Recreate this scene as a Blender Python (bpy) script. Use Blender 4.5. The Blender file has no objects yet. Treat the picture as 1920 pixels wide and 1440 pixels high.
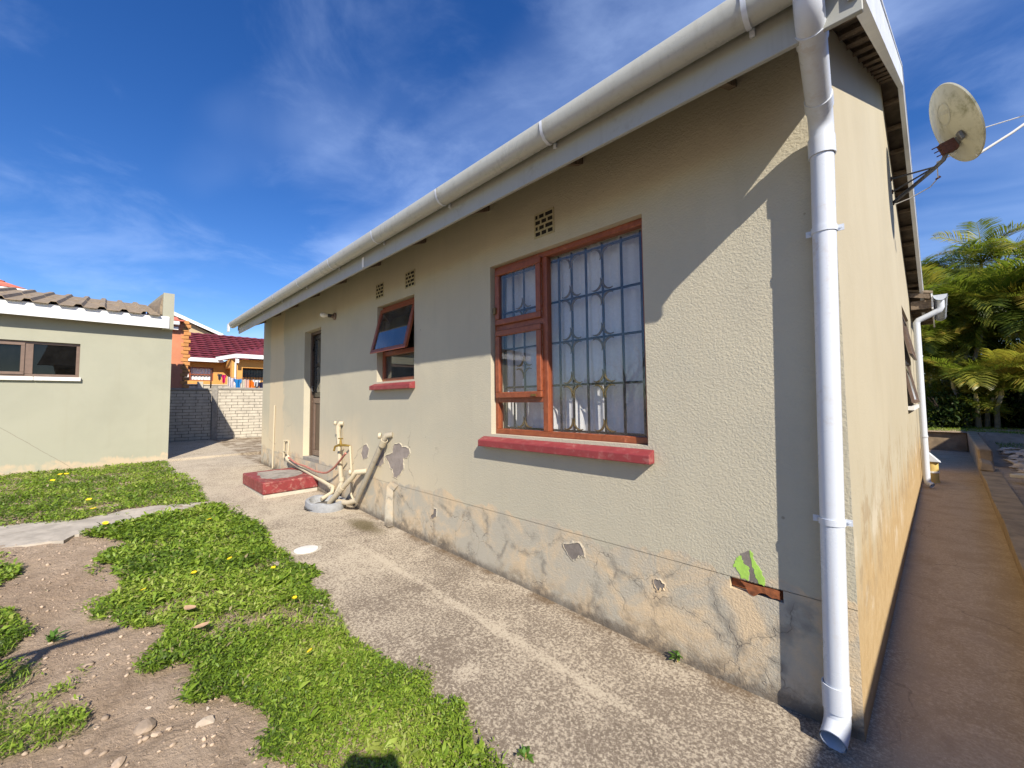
import bpy, bmesh, math, random
import numpy as np
from math import radians, sin, cos, pi, atan2, sqrt
from mathutils import Vector, Matrix

random.seed(7)
RNG = np.random.default_rng(11)
sc = bpy.context.scene
col = sc.collection

# ------------------------------------------------------------------ camera
YAW, PIT, ROL = 0.774594, 0.054781, -0.0106367
FPX, CXP, CYP = 753.96, 963.28, 708.88
_cy, _sy = cos(YAW), sin(YAW)
_fw = Vector((-_sy*cos(PIT), _cy*cos(PIT), sin(PIT)))
_r = Vector((_cy, _sy, 0)); _u = _r.cross(_fw)
_r2 = cos(ROL)*_r + sin(ROL)*_u
_u2 = _r2.cross(_fw)
EYE = Vector((0, 0, 1.53))
cam_data = bpy.data.cameras.new('camera')
cam = bpy.data.objects.new('camera', cam_data); col.objects.link(cam)
M4 = Matrix.Identity(4)
for i, v in enumerate((_r2, _u2, -_fw)):
    for j in range(3): M4[j][i] = v[j]
M4.translation = EYE
cam.matrix_world = M4
cam_data.sensor_width = 36.0
cam_data.lens = 36.0*FPX/1920.0
cam_data.shift_x = (960-CXP)/1920.0
cam_data.shift_y = (CYP-720)/1920.0
cam_data.clip_start = 0.02
cam_data.clip_end = 3000
sc.camera = cam

# ------------------------------------------------------------------ sky, sun, exposure
SUN_TO = Vector((0.70, -0.352, 0.62)).normalized()
SUN_STRENGTH = 5.0
SKY_STRENGTH = 0.055
EXPOSURE = 0.55
world = bpy.data.worlds.new('World'); sc.world = world
world.use_nodes = True
sc.view_settings.view_transform = 'Standard'
sc.view_settings.look = 'None'
sc.view_settings.exposure = EXPOSURE
sc.view_settings.gamma = 1.0
sc.view_settings.use_curve_mapping = False
sun_data = bpy.data.lights.new('sun', 'SUN')
sun_data.energy = SUN_STRENGTH; sun_data.angle = radians(0.5)
sun_data.color = (1.0, 0.915, 0.79)
sun = bpy.data.objects.new('sun', sun_data); col.objects.link(sun)
sun.rotation_euler = SUN_TO.to_track_quat('Z', 'Y').to_euler()
sun.location = (20, -10, 20)

class NT:
    """small helper round a node tree"""
    def __init__(s, tree):
        s.t = tree; s.n = tree.nodes; s.l = tree.links
    def new(s, typ, **kw):
        nd = s.n.new(typ)
        for k, v in kw.items(): setattr(nd, k, v)
        return nd
    def put(s, inp, v):
        if v is None: return
        if hasattr(v, 'is_output') or isinstance(v, bpy.types.NodeSocket): s.l.new(v, inp)
        else:
            if isinstance(v, (tuple, list)) and len(v) == 3 and inp.type == 'RGBA': v = (*v, 1)
            inp.default_value = v
    def math(s, op, a, b=None, c=None, clamp=False):
        nd = s.new('ShaderNodeMath', operation=op, use_clamp=clamp)
        s.put(nd.inputs[0], a); s.put(nd.inputs[1], b); s.put(nd.inputs[2], c)
        return nd.outputs[0]
    def vmath(s, op, a, b=None):
        nd = s.new('ShaderNodeVectorMath', operation=op)
        s.put(nd.inputs[0], a); s.put(nd.inputs[1], b)
        return nd.outputs[0]
    def noise(s, vec, scale, detail=4, rough=0.55, dist=0.0, color=False):
        nd = s.new('ShaderNodeTexNoise')
        s.put(nd.inputs['Vector'], vec); nd.inputs['Scale'].default_value = scale
        nd.inputs['Detail'].default_value = detail; nd.inputs['Roughness'].default_value = rough
        nd.inputs['Distortion'].default_value = dist
        return nd.outputs['Color' if color else 'Fac']
    def voro(s, vec, scale, feature='F1', out='Distance', rand=1.0):
        nd = s.new('ShaderNodeTexVoronoi', feature=feature)
        s.put(nd.inputs['Vector'], vec); nd.inputs['Scale'].default_value = scale
        nd.inputs['Randomness'].default_value = rand
        return nd.outputs[out]
    def step(s, v, a, b, smooth=True):
        nd = s.new('ShaderNodeMapRange')
        nd.interpolation_type = 'SMOOTHSTEP' if smooth else 'LINEAR'
        s.put(nd.inputs[0], v); s.put(nd.inputs[1], a); s.put(nd.inputs[2], b)
        nd.inputs[3].default_value = 0; nd.inputs[4].default_value = 1
        return nd.outputs[0]
    def rng(s, v, a, b, c, d):
        nd = s.new('ShaderNodeMapRange')
        s.put(nd.inputs[0], v); s.put(nd.inputs[1], a); s.put(nd.inputs[2], b)
        s.put(nd.inputs[3], c); s.put(nd.inputs[4], d)
        return nd.outputs[0]
    def mix(s, fac, a, b, blend='MIX'):
        nd = s.new('ShaderNodeMix', data_type='RGBA', blend_type=blend)
        s.put(nd.inputs[0], fac); s.put(nd.inputs[6], a); s.put(nd.inputs[7], b)
        return nd.outputs[2]
    def comb(s, x, y, z):
        nd = s.new('ShaderNodeCombineXYZ')
        s.put(nd.inputs[0], x); s.put(nd.inputs[1], y); s.put(nd.inputs[2], z)
        return nd.outputs[0]
    def sep(s, v):
        nd = s.new('ShaderNodeSeparateXYZ'); s.put(nd.inputs[0], v)
        return nd.outputs[0], nd.outputs[1], nd.outputs[2]
    def bump(s, h, strength=0.5, dist=0.01, normal=None):
        nd = s.new('ShaderNodeBump'); nd.inputs['Strength'].default_value = strength
        nd.inputs['Distance'].default_value = dist
        s.put(nd.inputs['Height'], h)
        if normal is not None: s.put(nd.inputs['Normal'], normal)
        return nd.outputs[0]
    def attr(s, name):
        nd = s.new('ShaderNodeAttribute', attribute_name=name)
        return nd.outputs['Fac']

# sky: one clear blue Nishita sky with thin cirrus drawn out along one direction
w = NT(world.node_tree); w.n.clear()
sky = w.new('ShaderNodeTexSky', sky_type='NISHITA')
sky.sun_disc = False
sky.sun_elevation = math.asin(SUN_TO.z)
sky.sun_rotation = atan2(SUN_TO.x, SUN_TO.y)
sky.altitude = 200; sky.air_density = 1.0; sky.dust_density = 0.25; sky.ozone_density = 3.5
tc = w.new('ShaderNodeTexCoord')
d = tc.outputs['Generated']
dx, dy, dz = w.sep(d)
den = w.math('ADD', w.math('MAXIMUM', dz, 0.0), 0.12)
ux, uy = w.math('DIVIDE', dx, den), w.math('DIVIDE', dy, den)
ca, sa = cos(radians(-6)), sin(radians(-6))
vx = w.math('ADD', w.math('MULTIPLY', ux, ca), w.math('MULTIPLY', uy, -sa))
vy = w.math('ADD', w.math('MULTIPLY', ux, sa), w.math('MULTIPLY', uy, ca))
warp = w.noise(w.comb(ux, uy, 0.0), 0.9, 3, 0.5, color=True)
wx, wy, wz = w.sep(warp)
vy2 = w.math('ADD', vy, w.math('MULTIPLY', w.math('SUBTRACT', wx, 0.5), 0.45))
vx2 = w.math('ADD', vx, w.math('MULTIPLY', w.math('SUBTRACT', wy, 0.5), 0.45))
band = w.noise(w.comb(w.math('MULTIPLY', vx2, 0.30), w.math('MULTIPLY', vy2, 0.9), 8.8), 1.05, 4, 0.55, 0.3)
fib = w.noise(w.comb(w.math('MULTIPLY', vx2, 0.9), w.math('MULTIPLY', vy2, 2.0), 7.7), 1.3, 7, 0.6, 0.5)
soft = w.noise(w.comb(vx2, vy2, 2.0), 1.5, 7, 0.6, 0.3)
cl = w.math('MULTIPLY', w.step(band, 0.49, 0.66), w.rng(fib, 0.25, 0.75, 0.35, 1.0))
cl = w.math('ADD', w.math('MULTIPLY', cl, 0.75), w.math('MULTIPLY', w.step(soft, 0.46, 0.72), 0.55))
cl = w.math('MULTIPLY', cl, w.step(dz, -0.02, 0.12))
cl = w.math('MULTIPLY', cl, 0.58, clamp=True)
hs = w.new('ShaderNodeHueSaturation'); hs.inputs['Saturation'].default_value = 1.30
hs.inputs['Hue'].default_value = 0.514
hs.inputs['Value'].default_value = 1.95
w.l.new(sky.outputs[0], hs.inputs['Color'])
skyc = hs.outputs[0]
cloudc = w.mix(0.35, (9.0, 11.5, 17.0), skyc)
out = w.mix(cl, skyc, cloudc)
bg = w.new('ShaderNodeBackground'); bg.inputs['Strength'].default_value = SKY_STRENGTH
w.put(bg.inputs['Color'], out)
wo = w.new('ShaderNodeOutputWorld'); w.l.new(bg.outputs[0], wo.inputs[0])

sc.render.engine = 'CYCLES'
sc.cycles.max_bounces = 8
sc.cycles.transparent_max_bounces = 16

# ------------------------------------------------------------------ survey helpers
DL = radians(2.3)
GX0, GY0 = -0.206, 2.407            # corner of the house nearest the camera
WALL_Y = 2.407
def gp(s, off, z):                   # along the gable wall, out from it, up
    return Vector((GX0 + s*sin(DL) + off*cos(DL), GY0 + s*cos(DL) - off*sin(DL), z))
def gz(x):                           # the yard rises away to the left
    return min(0.42, max(0.0, -0.0277*(x+1.2)))
def ray(px, py):
    c = Vector((px-CXP, -(py-CYP), -FPX))
    return _r2*c.x + _u2*c.y - _fw*c.z
def on_y(px, py, y):
    d = ray(px, py); return EYE + d*((y-EYE.y)/d.y)
def on_x(px, py, x):
    d = ray(px, py); return EYE + d*((x-EYE.x)/d.x)
def on_z(px, py, z):
    d = ray(px, py); return EYE + d*((z-EYE.z)/d.z)
def on_ground(px, py):
    z = 0.0
    for _ in range(25):
        p = on_z(px, py, z); z = gz(p.x)
    return p

def vnoise(x, y, seed=0):
    """value noise on arrays, 0..1"""
    x = np.asarray(x, float); y = np.asarray(y, float)
    xi = np.floor(x).astype(np.int64); yi = np.floor(y).astype(np.int64)
    fx = x-xi; fy = y-yi
    fx = fx*fx*(3-2*fx); fy = fy*fy*(3-2*fy)
    def h(a, b):
        n = (a*374761393 + b*668265263 + seed*1442695041) & 0xffffffff
        n = ((n ^ (n >> 13))*1274126177) & 0xffffffff
        return ((n ^ (n >> 16)) & 0xffff)/65535.0
    return (h(xi, yi)*(1-fx)+h(xi+1, yi)*fx)*(1-fy)+(h(xi, yi+1)*(1-fx)+h(xi+1, yi+1)*fx)*fy
def fbm(x, y, seed=0, o=4):
    t = 0; a = 0.5; s = 0
    for k in range(o):
        t = t + a*vnoise(np.asarray(x)*2**k, np.asarray(y)*2**k, seed+k*17); s += a; a *= 0.5
    return t/s

# ------------------------------------------------------------------ object helpers
def wloc(o):
    v = Vector((0, 0, 0))
    while o is not None:
        v = v + o.location; o = o.parent
    return v
def tag(o, label=None, cat=None, group=None, kind=None):
    if label: o['label'] = label
    if cat: o['category'] = cat
    if group: o['group'] = group
    if kind: o['kind'] = kind
    return o
def thing(name, label, cat, loc=(0, 0, 0), group=None):
    o = bpy.data.objects.new(name, None); col.objects.link(o)
    o.location = loc; o.empty_display_size = 0.2
    return tag(o, label, cat, group)
def link(name, me, parent=None):
    o = bpy.data.objects.new(name, me); col.objects.link(o)
    if parent is not None: o.parent = parent
    return o
def dup(o, loc, label=None, rotz=0.0, scale=None, name=None):
    r = o.copy(); col.objects.link(r); r.location = loc; r.rotation_euler = (0, 0, rotz)
    if scale: r.scale = scale
    if label: r['label'] = label
    def rec(src, dst):
        for ch in list(src.children):
            c = ch.copy(); col.objects.link(c); c.parent = dst; rec(ch, c)
    rec(o, r)
    return r

class MB:
    def __init__(s): s.v = []; s.f = []; s.m = []; s.mi = 0
    def add(s, verts, faces):
        b = len(s.v); s.v += [tuple(v) for v in verts]
        for f in faces: s.f.append(tuple(i+b for i in f)); s.m.append(s.mi)
        return s
    def quad(s, a, b, c, d): return s.add([a, b, c, d], [(0, 1, 2, 3)])
    def box(s, x0, x1, y0, y1, z0, z1):
        v = [(x, y, z) for z in (z0, z1) for y in (y0, y1) for x in (x0, x1)]
        return s.add(v, [(0, 2, 3, 1), (4, 5, 7, 6), (0, 1, 5, 4), (2, 6, 7, 3), (0, 4, 6, 2), (1, 3, 7, 5)])
    def hexa(s, p):      # 8 points, bottom 4 ccw then top 4 ccw
        return s.add(p, [(3, 2, 1, 0), (4, 5, 6, 7), (0, 1, 5, 4), (1, 2, 6, 5), (2, 3, 7, 6), (3, 0, 4, 7)])
    def fbox(s, f, u0, u1, v0, v1, w0, w1):   # box in a mapped frame f(u,v,w)
        return s.hexa([f(u0, v0, w0), f(u1, v0, w0), f(u1, v1, w0), f(u0, v1, w0),
                       f(u0, v0, w1), f(u1, v0, w1), f(u1, v1, w1), f(u0, v1, w1)])
    def tube(s, pts, r, n=10, cap=True):
        pts = [Vector(p) for p in pts]; rs = r if isinstance(r, (list, tuple)) else [r]*len(pts)
        t0 = (pts[1]-pts[0]).normalized()
        up = Vector((0, 0, 1)) if abs(t0.z) < 0.9 else Vector((1, 0, 0))
        nx = t0.cross(up).normalized(); vs = []
        for i, p in enumerate(pts):
            if i == 0: t = t0
            elif i == len(pts)-1: t = (pts[i]-pts[i-1]).normalized()
            else: t = ((pts[i+1]-p).normalized()+(p-pts[i-1]).normalized()).normalized()
            nx = (nx - t*nx.dot(t)).normalized(); ny = t.cross(nx)
            for k in range(n):
                a = 2*pi*k/n
                vs.append(p+(nx*cos(a)+ny*sin(a))*rs[i])
        fs = []
        for i in range(len(pts)-1):
            for k in range(n):
                a = i*n+k; b = i*n+(k+1) % n
                fs.append((a, b, b+n, a+n))
        if cap:
            fs.append(tuple(range(n))[::-1]); e = (len(pts)-1)*n
            fs.append(tuple(range(e, e+n)))
        return s.add(vs, fs)
    def cyl(s, p0, p1, r, n=12, r1=None): return s.tube([p0, p1], [r, r if r1 is None else r1], n)
    def prism(s, poly, f, w0, w1):           # polygon (u,v) extruded along w in frame f
        n = len(poly)
        vs = [f(u, v, w0) for u, v in poly]+[f(u, v, w1) for u, v in poly]
        return s.add(vs, [tuple(range(n))[::-1], tuple(range(n, 2*n))]+[(i, (i+1) % n, n+(i+1) % n, n+i) for i in range(n)])
    def lathe(s, prof, o, ax, n=20, ref=None):   # prof: (radius, height) along ax from o
        o = Vector(o); ax = Vector(ax).normalized()
        ref = Vector((0, 0, 1)) if abs(ax.z) < 0.9 else Vector((1, 0, 0))
        a1 = ax.cross(ref).normalized(); a2 = ax.cross(a1)
        vs = []; fs = []
        for r, h in prof:
            for k in range(n):
                t = 2*pi*k/n; vs.append(o+ax*h+(a1*cos(t)+a2*sin(t))*r)
        for i in range(len(prof)-1):
            for k in range(n):
                a = i*n+k; b = i*n+(k+1) % n; fs.append((a, b, b+n, a+n))
        return s.add(vs, fs)
    def build(s, name, mat, parent=None, smooth=False, bevel=0.0, fix=True, seg=1):
        o0 = wloc(parent) if parent is not None else Vector((0, 0, 0))
        me = bpy.data.meshes.new(name)
        me.from_pydata([(v[0]-o0.x, v[1]-o0.y, v[2]-o0.z) for v in s.v], [], s.f)
        mats = mat if isinstance(mat, (list, tuple)) else [mat]
        for m in mats: me.materials.append(m)
        if len(mats) > 1:
            for p, i in zip(me.polygons, s.m): p.material_index = i
        if fix:
            bm = bmesh.new(); bm.from_mesh(me); bmesh.ops.recalc_face_normals(bm, faces=bm.faces)
            bm.to_mesh(me); bm.free()
        if smooth:
            for p in me.polygons: p.use_smooth = True
        o = link(name, me, parent)
        if bevel > 0:
            md = o.modifiers.new('bevel', 'BEVEL'); md.width = bevel; md.segments = seg
            md.limit_method = 'ANGLE'; md.angle_limit = radians(40)
        if smooth:
            try: me.set_sharp_from_angle(angle=radians(38))
            except Exception: pass
        return o

def grid_mesh(name, xs, ys, zf, mat, parent=None):
    X, Y = np.meshgrid(xs, ys); Z = zf(X, Y)
    nx, ny = len(xs), len(ys)
    co = np.stack([X.ravel(), Y.ravel(), Z.ravel()], 1).astype(np.float32)
    i = np.arange((nx-1)*(ny-1)); r = i//(nx-1); c = i % (nx-1)
    a = r*nx+c
    f = np.stack([a, a+1, a+nx+1, a+nx], 1)
    return quads_obj(name, co, f, mat, parent, smooth=True)
def quads_obj(name, co, faces, mat, parent=None, smooth=False, attr=None, tri=False):
    k = faces.shape[1]
    me = bpy.data.meshes.new(name)
    me.vertices.add(len(co)); me.vertices.foreach_set('co', np.ascontiguousarray(co, dtype=np.float32).ravel())
    nf = len(faces)
    me.loops.add(nf*k); me.loops.foreach_set('vertex_index', faces.astype(np.int32).ravel())
    me.polygons.add(nf); me.polygons.foreach_set('loop_start', np.arange(0, nf*k, k, dtype=np.int32))
    me.polygons.foreach_set('loop_total', np.full(nf, k, dtype=np.int32))
    if smooth: me.polygons.foreach_set('use_smooth', np.ones(nf, dtype=bool))
    if attr is not None:
        at = me.attributes.new('tone', 'FLOAT', 'POINT'); at.data.foreach_set('value', attr.astype(np.float32))
    me.update(); me.validate()
    me.materials.append(mat)
    return link(name, me, parent)

# ------------------------------------------------------------------ materials
def mat_new(name):
    m = bpy.data.materials.new(name); m.use_nodes = True
    t = NT(m.node_tree); t.n.clear()
    o = t.new('ShaderNodeOutputMaterial'); b = t.new('ShaderNodeBsdfPrincipled')
    t.l.new(b.outputs[0], o.inputs[0])
    t.b = b; t.o = o
    t.pos = t.new('ShaderNodeNewGeometry').outputs['Position']
    return m, t
def simple(name, c, rough=0.6, var=0.12, scale=6.0, metal=0.0, spec=0.5, bump=0.0, bscale=80, stain=None, stain_amt=0.4):
    m, t = mat_new(name)
    n = t.noise(t.pos, scale, 5, 0.6)
    lo = tuple(x*(1-var) for x in c); hi = tuple(min(1, x*(1+var)) for x in c)
    cc = t.mix(t.step(n, 0.3, 0.7), lo, hi)
    if stain:
        k = t.math('MULTIPLY', t.step(t.noise(t.pos, scale*1.7, 7, 0.7, 0.4), 0.5, 0.72), stain_amt)
        cc = t.mix(k, cc, stain)
    t.put(t.b.inputs['Base Color'], cc)
    t.put(t.b.inputs['Roughness'], t.rng(t.noise(t.pos, scale*3, 4), 0.3, 0.7, max(0.02, rough-0.08), min(1, rough+0.08)))
    t.b.inputs['Metallic'].default_value = metal
    t.b.inputs['Specular IOR Level'].default_value = spec
    if bump: t.put(t.b.inputs['Normal'], t.bump(t.noise(t.pos, bscale, 4), bump, 0.004))
    return m

def mat_front_wall():
    m, t = mat_new('painted_stucco')
    x, y, z = t.sep(t.pos)
    h = t.math('SUBTRACT', z, t.math('MAXIMUM', 0.0, t.math('MULTIPLY', t.math('ADD', x, 1.2), -0.0277)))
    big = t.noise(t.pos, 0.9, 4, 0.6, 0.5)
    mid = t.noise(t.pos, 3.2, 6, 0.65, 0.6)
    fine = t.noise(t.pos, 14, 6, 0.7)
    base = t.mix(t.step(big, 0.35, 0.7), (0.47, 0.435, 0.335), (0.515, 0.475, 0.36))
    base = t.mix(t.math('MULTIPLY', t.step(mid, 0.45, 0.75), 0.35), base, (0.43, 0.415, 0.335))
    # older cream paint showing low on the wall and round the far end
    low = t.step(t.math('ADD', h, t.math('MULTIPLY', t.math('SUBTRACT', big, 0.5), 1.3)), 1.25, 0.55)
    lowx = t.step(x, -2.6, -4.4)
    cream = t.math('MULTIPLY', low, t.math('ADD', 0.0, t.math('MULTIPLY', lowx, 0.9)))
    base = t.mix(cream, base, (0.64, 0.545, 0.38))
    stripe = t.math('MULTIPLY', t.step(t.math('ADD', x, t.math('MULTIPLY', t.math('SUBTRACT', mid, 0.5), 0.25)), -9.42, -9.36),
                    t.step(t.math('ADD', x, t.math('MULTIPLY', t.math('SUBTRACT', mid, 0.5), 0.5)), -8.45, -8.52))
    base = t.mix(t.math('MULTIPLY', stripe, 0.9), base, (0.62, 0.52, 0.36))
    # below the damp course: cream skim, grey bloom, cracks, mould along the ground
    pl = t.step(t.math('ADD', z, t.math('MULTIPLY', t.math('SUBTRACT', t.noise(t.comb(x, 0.0, 0.0), 1.6, 5, 0.65), 0.42), 0.55)), 0.645, 0.625)
    pc = t.mix(t.step(mid, 0.38, 0.62), (0.625, 0.49, 0.32), (0.45, 0.415, 0.335))
    pc = t.mix(t.math('MULTIPLY', t.step(fine, 0.5, 0.75), 0.4), pc, (0.40, 0.345, 0.26))
    base = t.mix(pl, base, pc)
    wv = t.noise(t.pos, 2.4, 4, 0.6, color=True)
    wp = t.vmath('ADD', t.pos, t.vmath('SCALE', wv)); wp.node.inputs[1].default_value = (0, 0, 0)
    sc_ = t.new('ShaderNodeVectorMath', operation='SCALE'); t.put(sc_.inputs[0], wv); sc_.inputs[3].default_value = 0.42
    wp = t.vmath('ADD', t.pos, sc_.outputs[0])
    e1 = t.voro(wp, 2.7, 'DISTANCE_TO_EDGE')
    cr = t.math('MULTIPLY', t.step(e1, 0.007, 0.001), t.step(t.noise(t.pos, 1.3, 3), 0.45, 0.56))
    cr = t.math('MULTIPLY', cr, t.step(z, 0.6, 0.54))
    up = t.math('MULTIPLY', t.step(t.voro(wp, 0.55, 'DISTANCE_TO_EDGE'), 0.004, 0.001), t.math('MULTIPLY', t.step(t.noise(t.pos, 0.8, 2), 0.5, 0.6), t.step(z, 1.5, 0.7)))
    cr = t.math('MAXIMUM', cr, up)
    mould = t.math('MULTIPLY', t.step(t.math('ADD', h, t.math('MULTIPLY', t.math('SUBTRACT', mid, 0.5), 0.5)), 0.2, -0.02), t.step(fine, 0.33, 0.6))
    halo = t.math('MULTIPLY', t.math('MULTIPLY', t.step(e1, 0.13, 0.0), t.step(z, 0.6, 0.45)), t.step(t.noise(t.pos, 4.5, 6, 0.75), 0.44, 0.6))
    base = t.mix(t.math('MULTIPLY', halo, 0.6), base, (0.17, 0.16, 0.14))
    base = t.mix(t.math('MULTIPLY', mould, 0.75), base, (0.115, 0.1, 0.08))
    base = t.mix(t.math('MULTIPLY', t.step(t.math('ADD', h, t.math('MULTIPLY', fine, -0.06)), 0.05, -0.02), 0.65), base, (0.12, 0.1, 0.08))
    base = t.mix(t.math('MULTIPLY', cr, 0.62), base, (0.13, 0.11, 0.09))
    # rain streaks
    st = t.noise(t.comb(t.math('MULTIPLY', x, 9.0), 0.0, t.math('MULTIPLY', z, 0.5)), 1.0, 4, 0.6)
    base = t.mix(t.math('MULTIPLY', t.step(st, 0.5, 0.75), 0.13), base, (0.36, 0.33, 0.25))
    sp = t.math('MULTIPLY', t.step(t.voro(t.pos, 6.0), 0.06, 0.03), t.step(fine, 0.5, 0.6))
    base = t.mix(t.math('MULTIPLY', sp, 0.6), base, (0.2, 0.17, 0.13))
    t.put(t.b.inputs['Base Color'], base)
    t.b.inputs['Roughness'].default_value = 0.88
    t.b.inputs['Specular IOR Level'].default_value = 0.25
    coarse = t.rng(x, -4.5, -1.2, 0.25, 1.0)
    peel = t.math('ADD', t.noise(t.pos, 78, 4, 0.6, 0.2), t.math('MULTIPLY', t.noise(t.pos, 120, 2), 0.25))
    peel = t.math('MULTIPLY', t.step(peel, 0.4, 0.85), coarse)
    hgt = t.math('ADD', peel, t.math('MULTIPLY', fine, 0.5))
    hgt = t.math('ADD', hgt, t.math('MULTIPLY', big, 2.5))
    hgt = t.math('SUBTRACT', hgt, t.math('MULTIPLY', cr, 1.2))
    t.put(t.b.inputs['Normal'], t.bump(hgt, 0.42, 0.004))
    return m

def mat_gable():
    m, t = mat_new('gable_paint')
    x, y, z = t.sep(t.pos)
    big = t.noise(t.pos, 1.0, 4, 0.6, 0.4); fine = t.noise(t.pos, 12, 6, 0.7)
    st = t.noise(t.comb(0.0, t.math('MULTIPLY', y, 5.0), t.math('MULTIPLY', z, 0.55)), 1.0, 5, 0.6, 0.4)
    base = t.mix(t.step(big, 0.3, 0.7), (0.43, 0.385, 0.28), (0.465, 0.42, 0.31))
    base = t.mix(t.math('MULTIPLY', t.step(st, 0.5, 0.72), 0.3), base, (0.43, 0.40, 0.31))
    low = t.step(t.math('ADD', z, t.math('MULTIPLY', t.math('SUBTRACT', st, 0.5), 1.0)), 0.95, 0.5)
    base = t.mix(low, base, t.mix(t.step(fine, 0.3, 0.7), (0.40, 0.285, 0.145), (0.47, 0.35, 0.195)))
    rim = t.math('MULTIPLY', t.math('MULTIPLY', t.step(t.math('ADD', z, t.math('MULTIPLY', t.math('SUBTRACT', st, 0.5), 1.3)), 1.25, 0.85), t.step(z, 0.3, 0.6)), t.step(t.noise(t.pos, 3.3, 6, 0.7), 0.5, 0.6))
    base = t.mix(t.math('MULTIPLY', rim, 0.7), base, (0.33, 0.25, 0.15))
    wh = t.math('MULTIPLY', t.math('MULTIPLY', t.step(z, 1.05, 0.75), t.step(z, 0.25, 0.45)), t.step(t.noise(t.pos, 2.2, 5, 0.65), 0.54, 0.63))
    base = t.mix(t.math('MULTIPLY', wh, 0.5), base, (0.60, 0.545, 0.44))
    base = t.mix(t.math('MULTIPLY', t.step(z, 0.07, 0.0), 0.5), base, (0.22, 0.14, 0.07))
    t.put(t.b.inputs['Base Color'], base); t.b.inputs['Roughness'].default_value = 0.9
    t.b.inputs['Specular IOR Level'].default_value = 0.2
    t.put(t.b.inputs['Normal'], t.bump(t.math('ADD', t.math('MULTIPLY', big, 4.0), t.noise(t.pos, 55, 4)), 0.35, 0.005))
    return m

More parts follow.
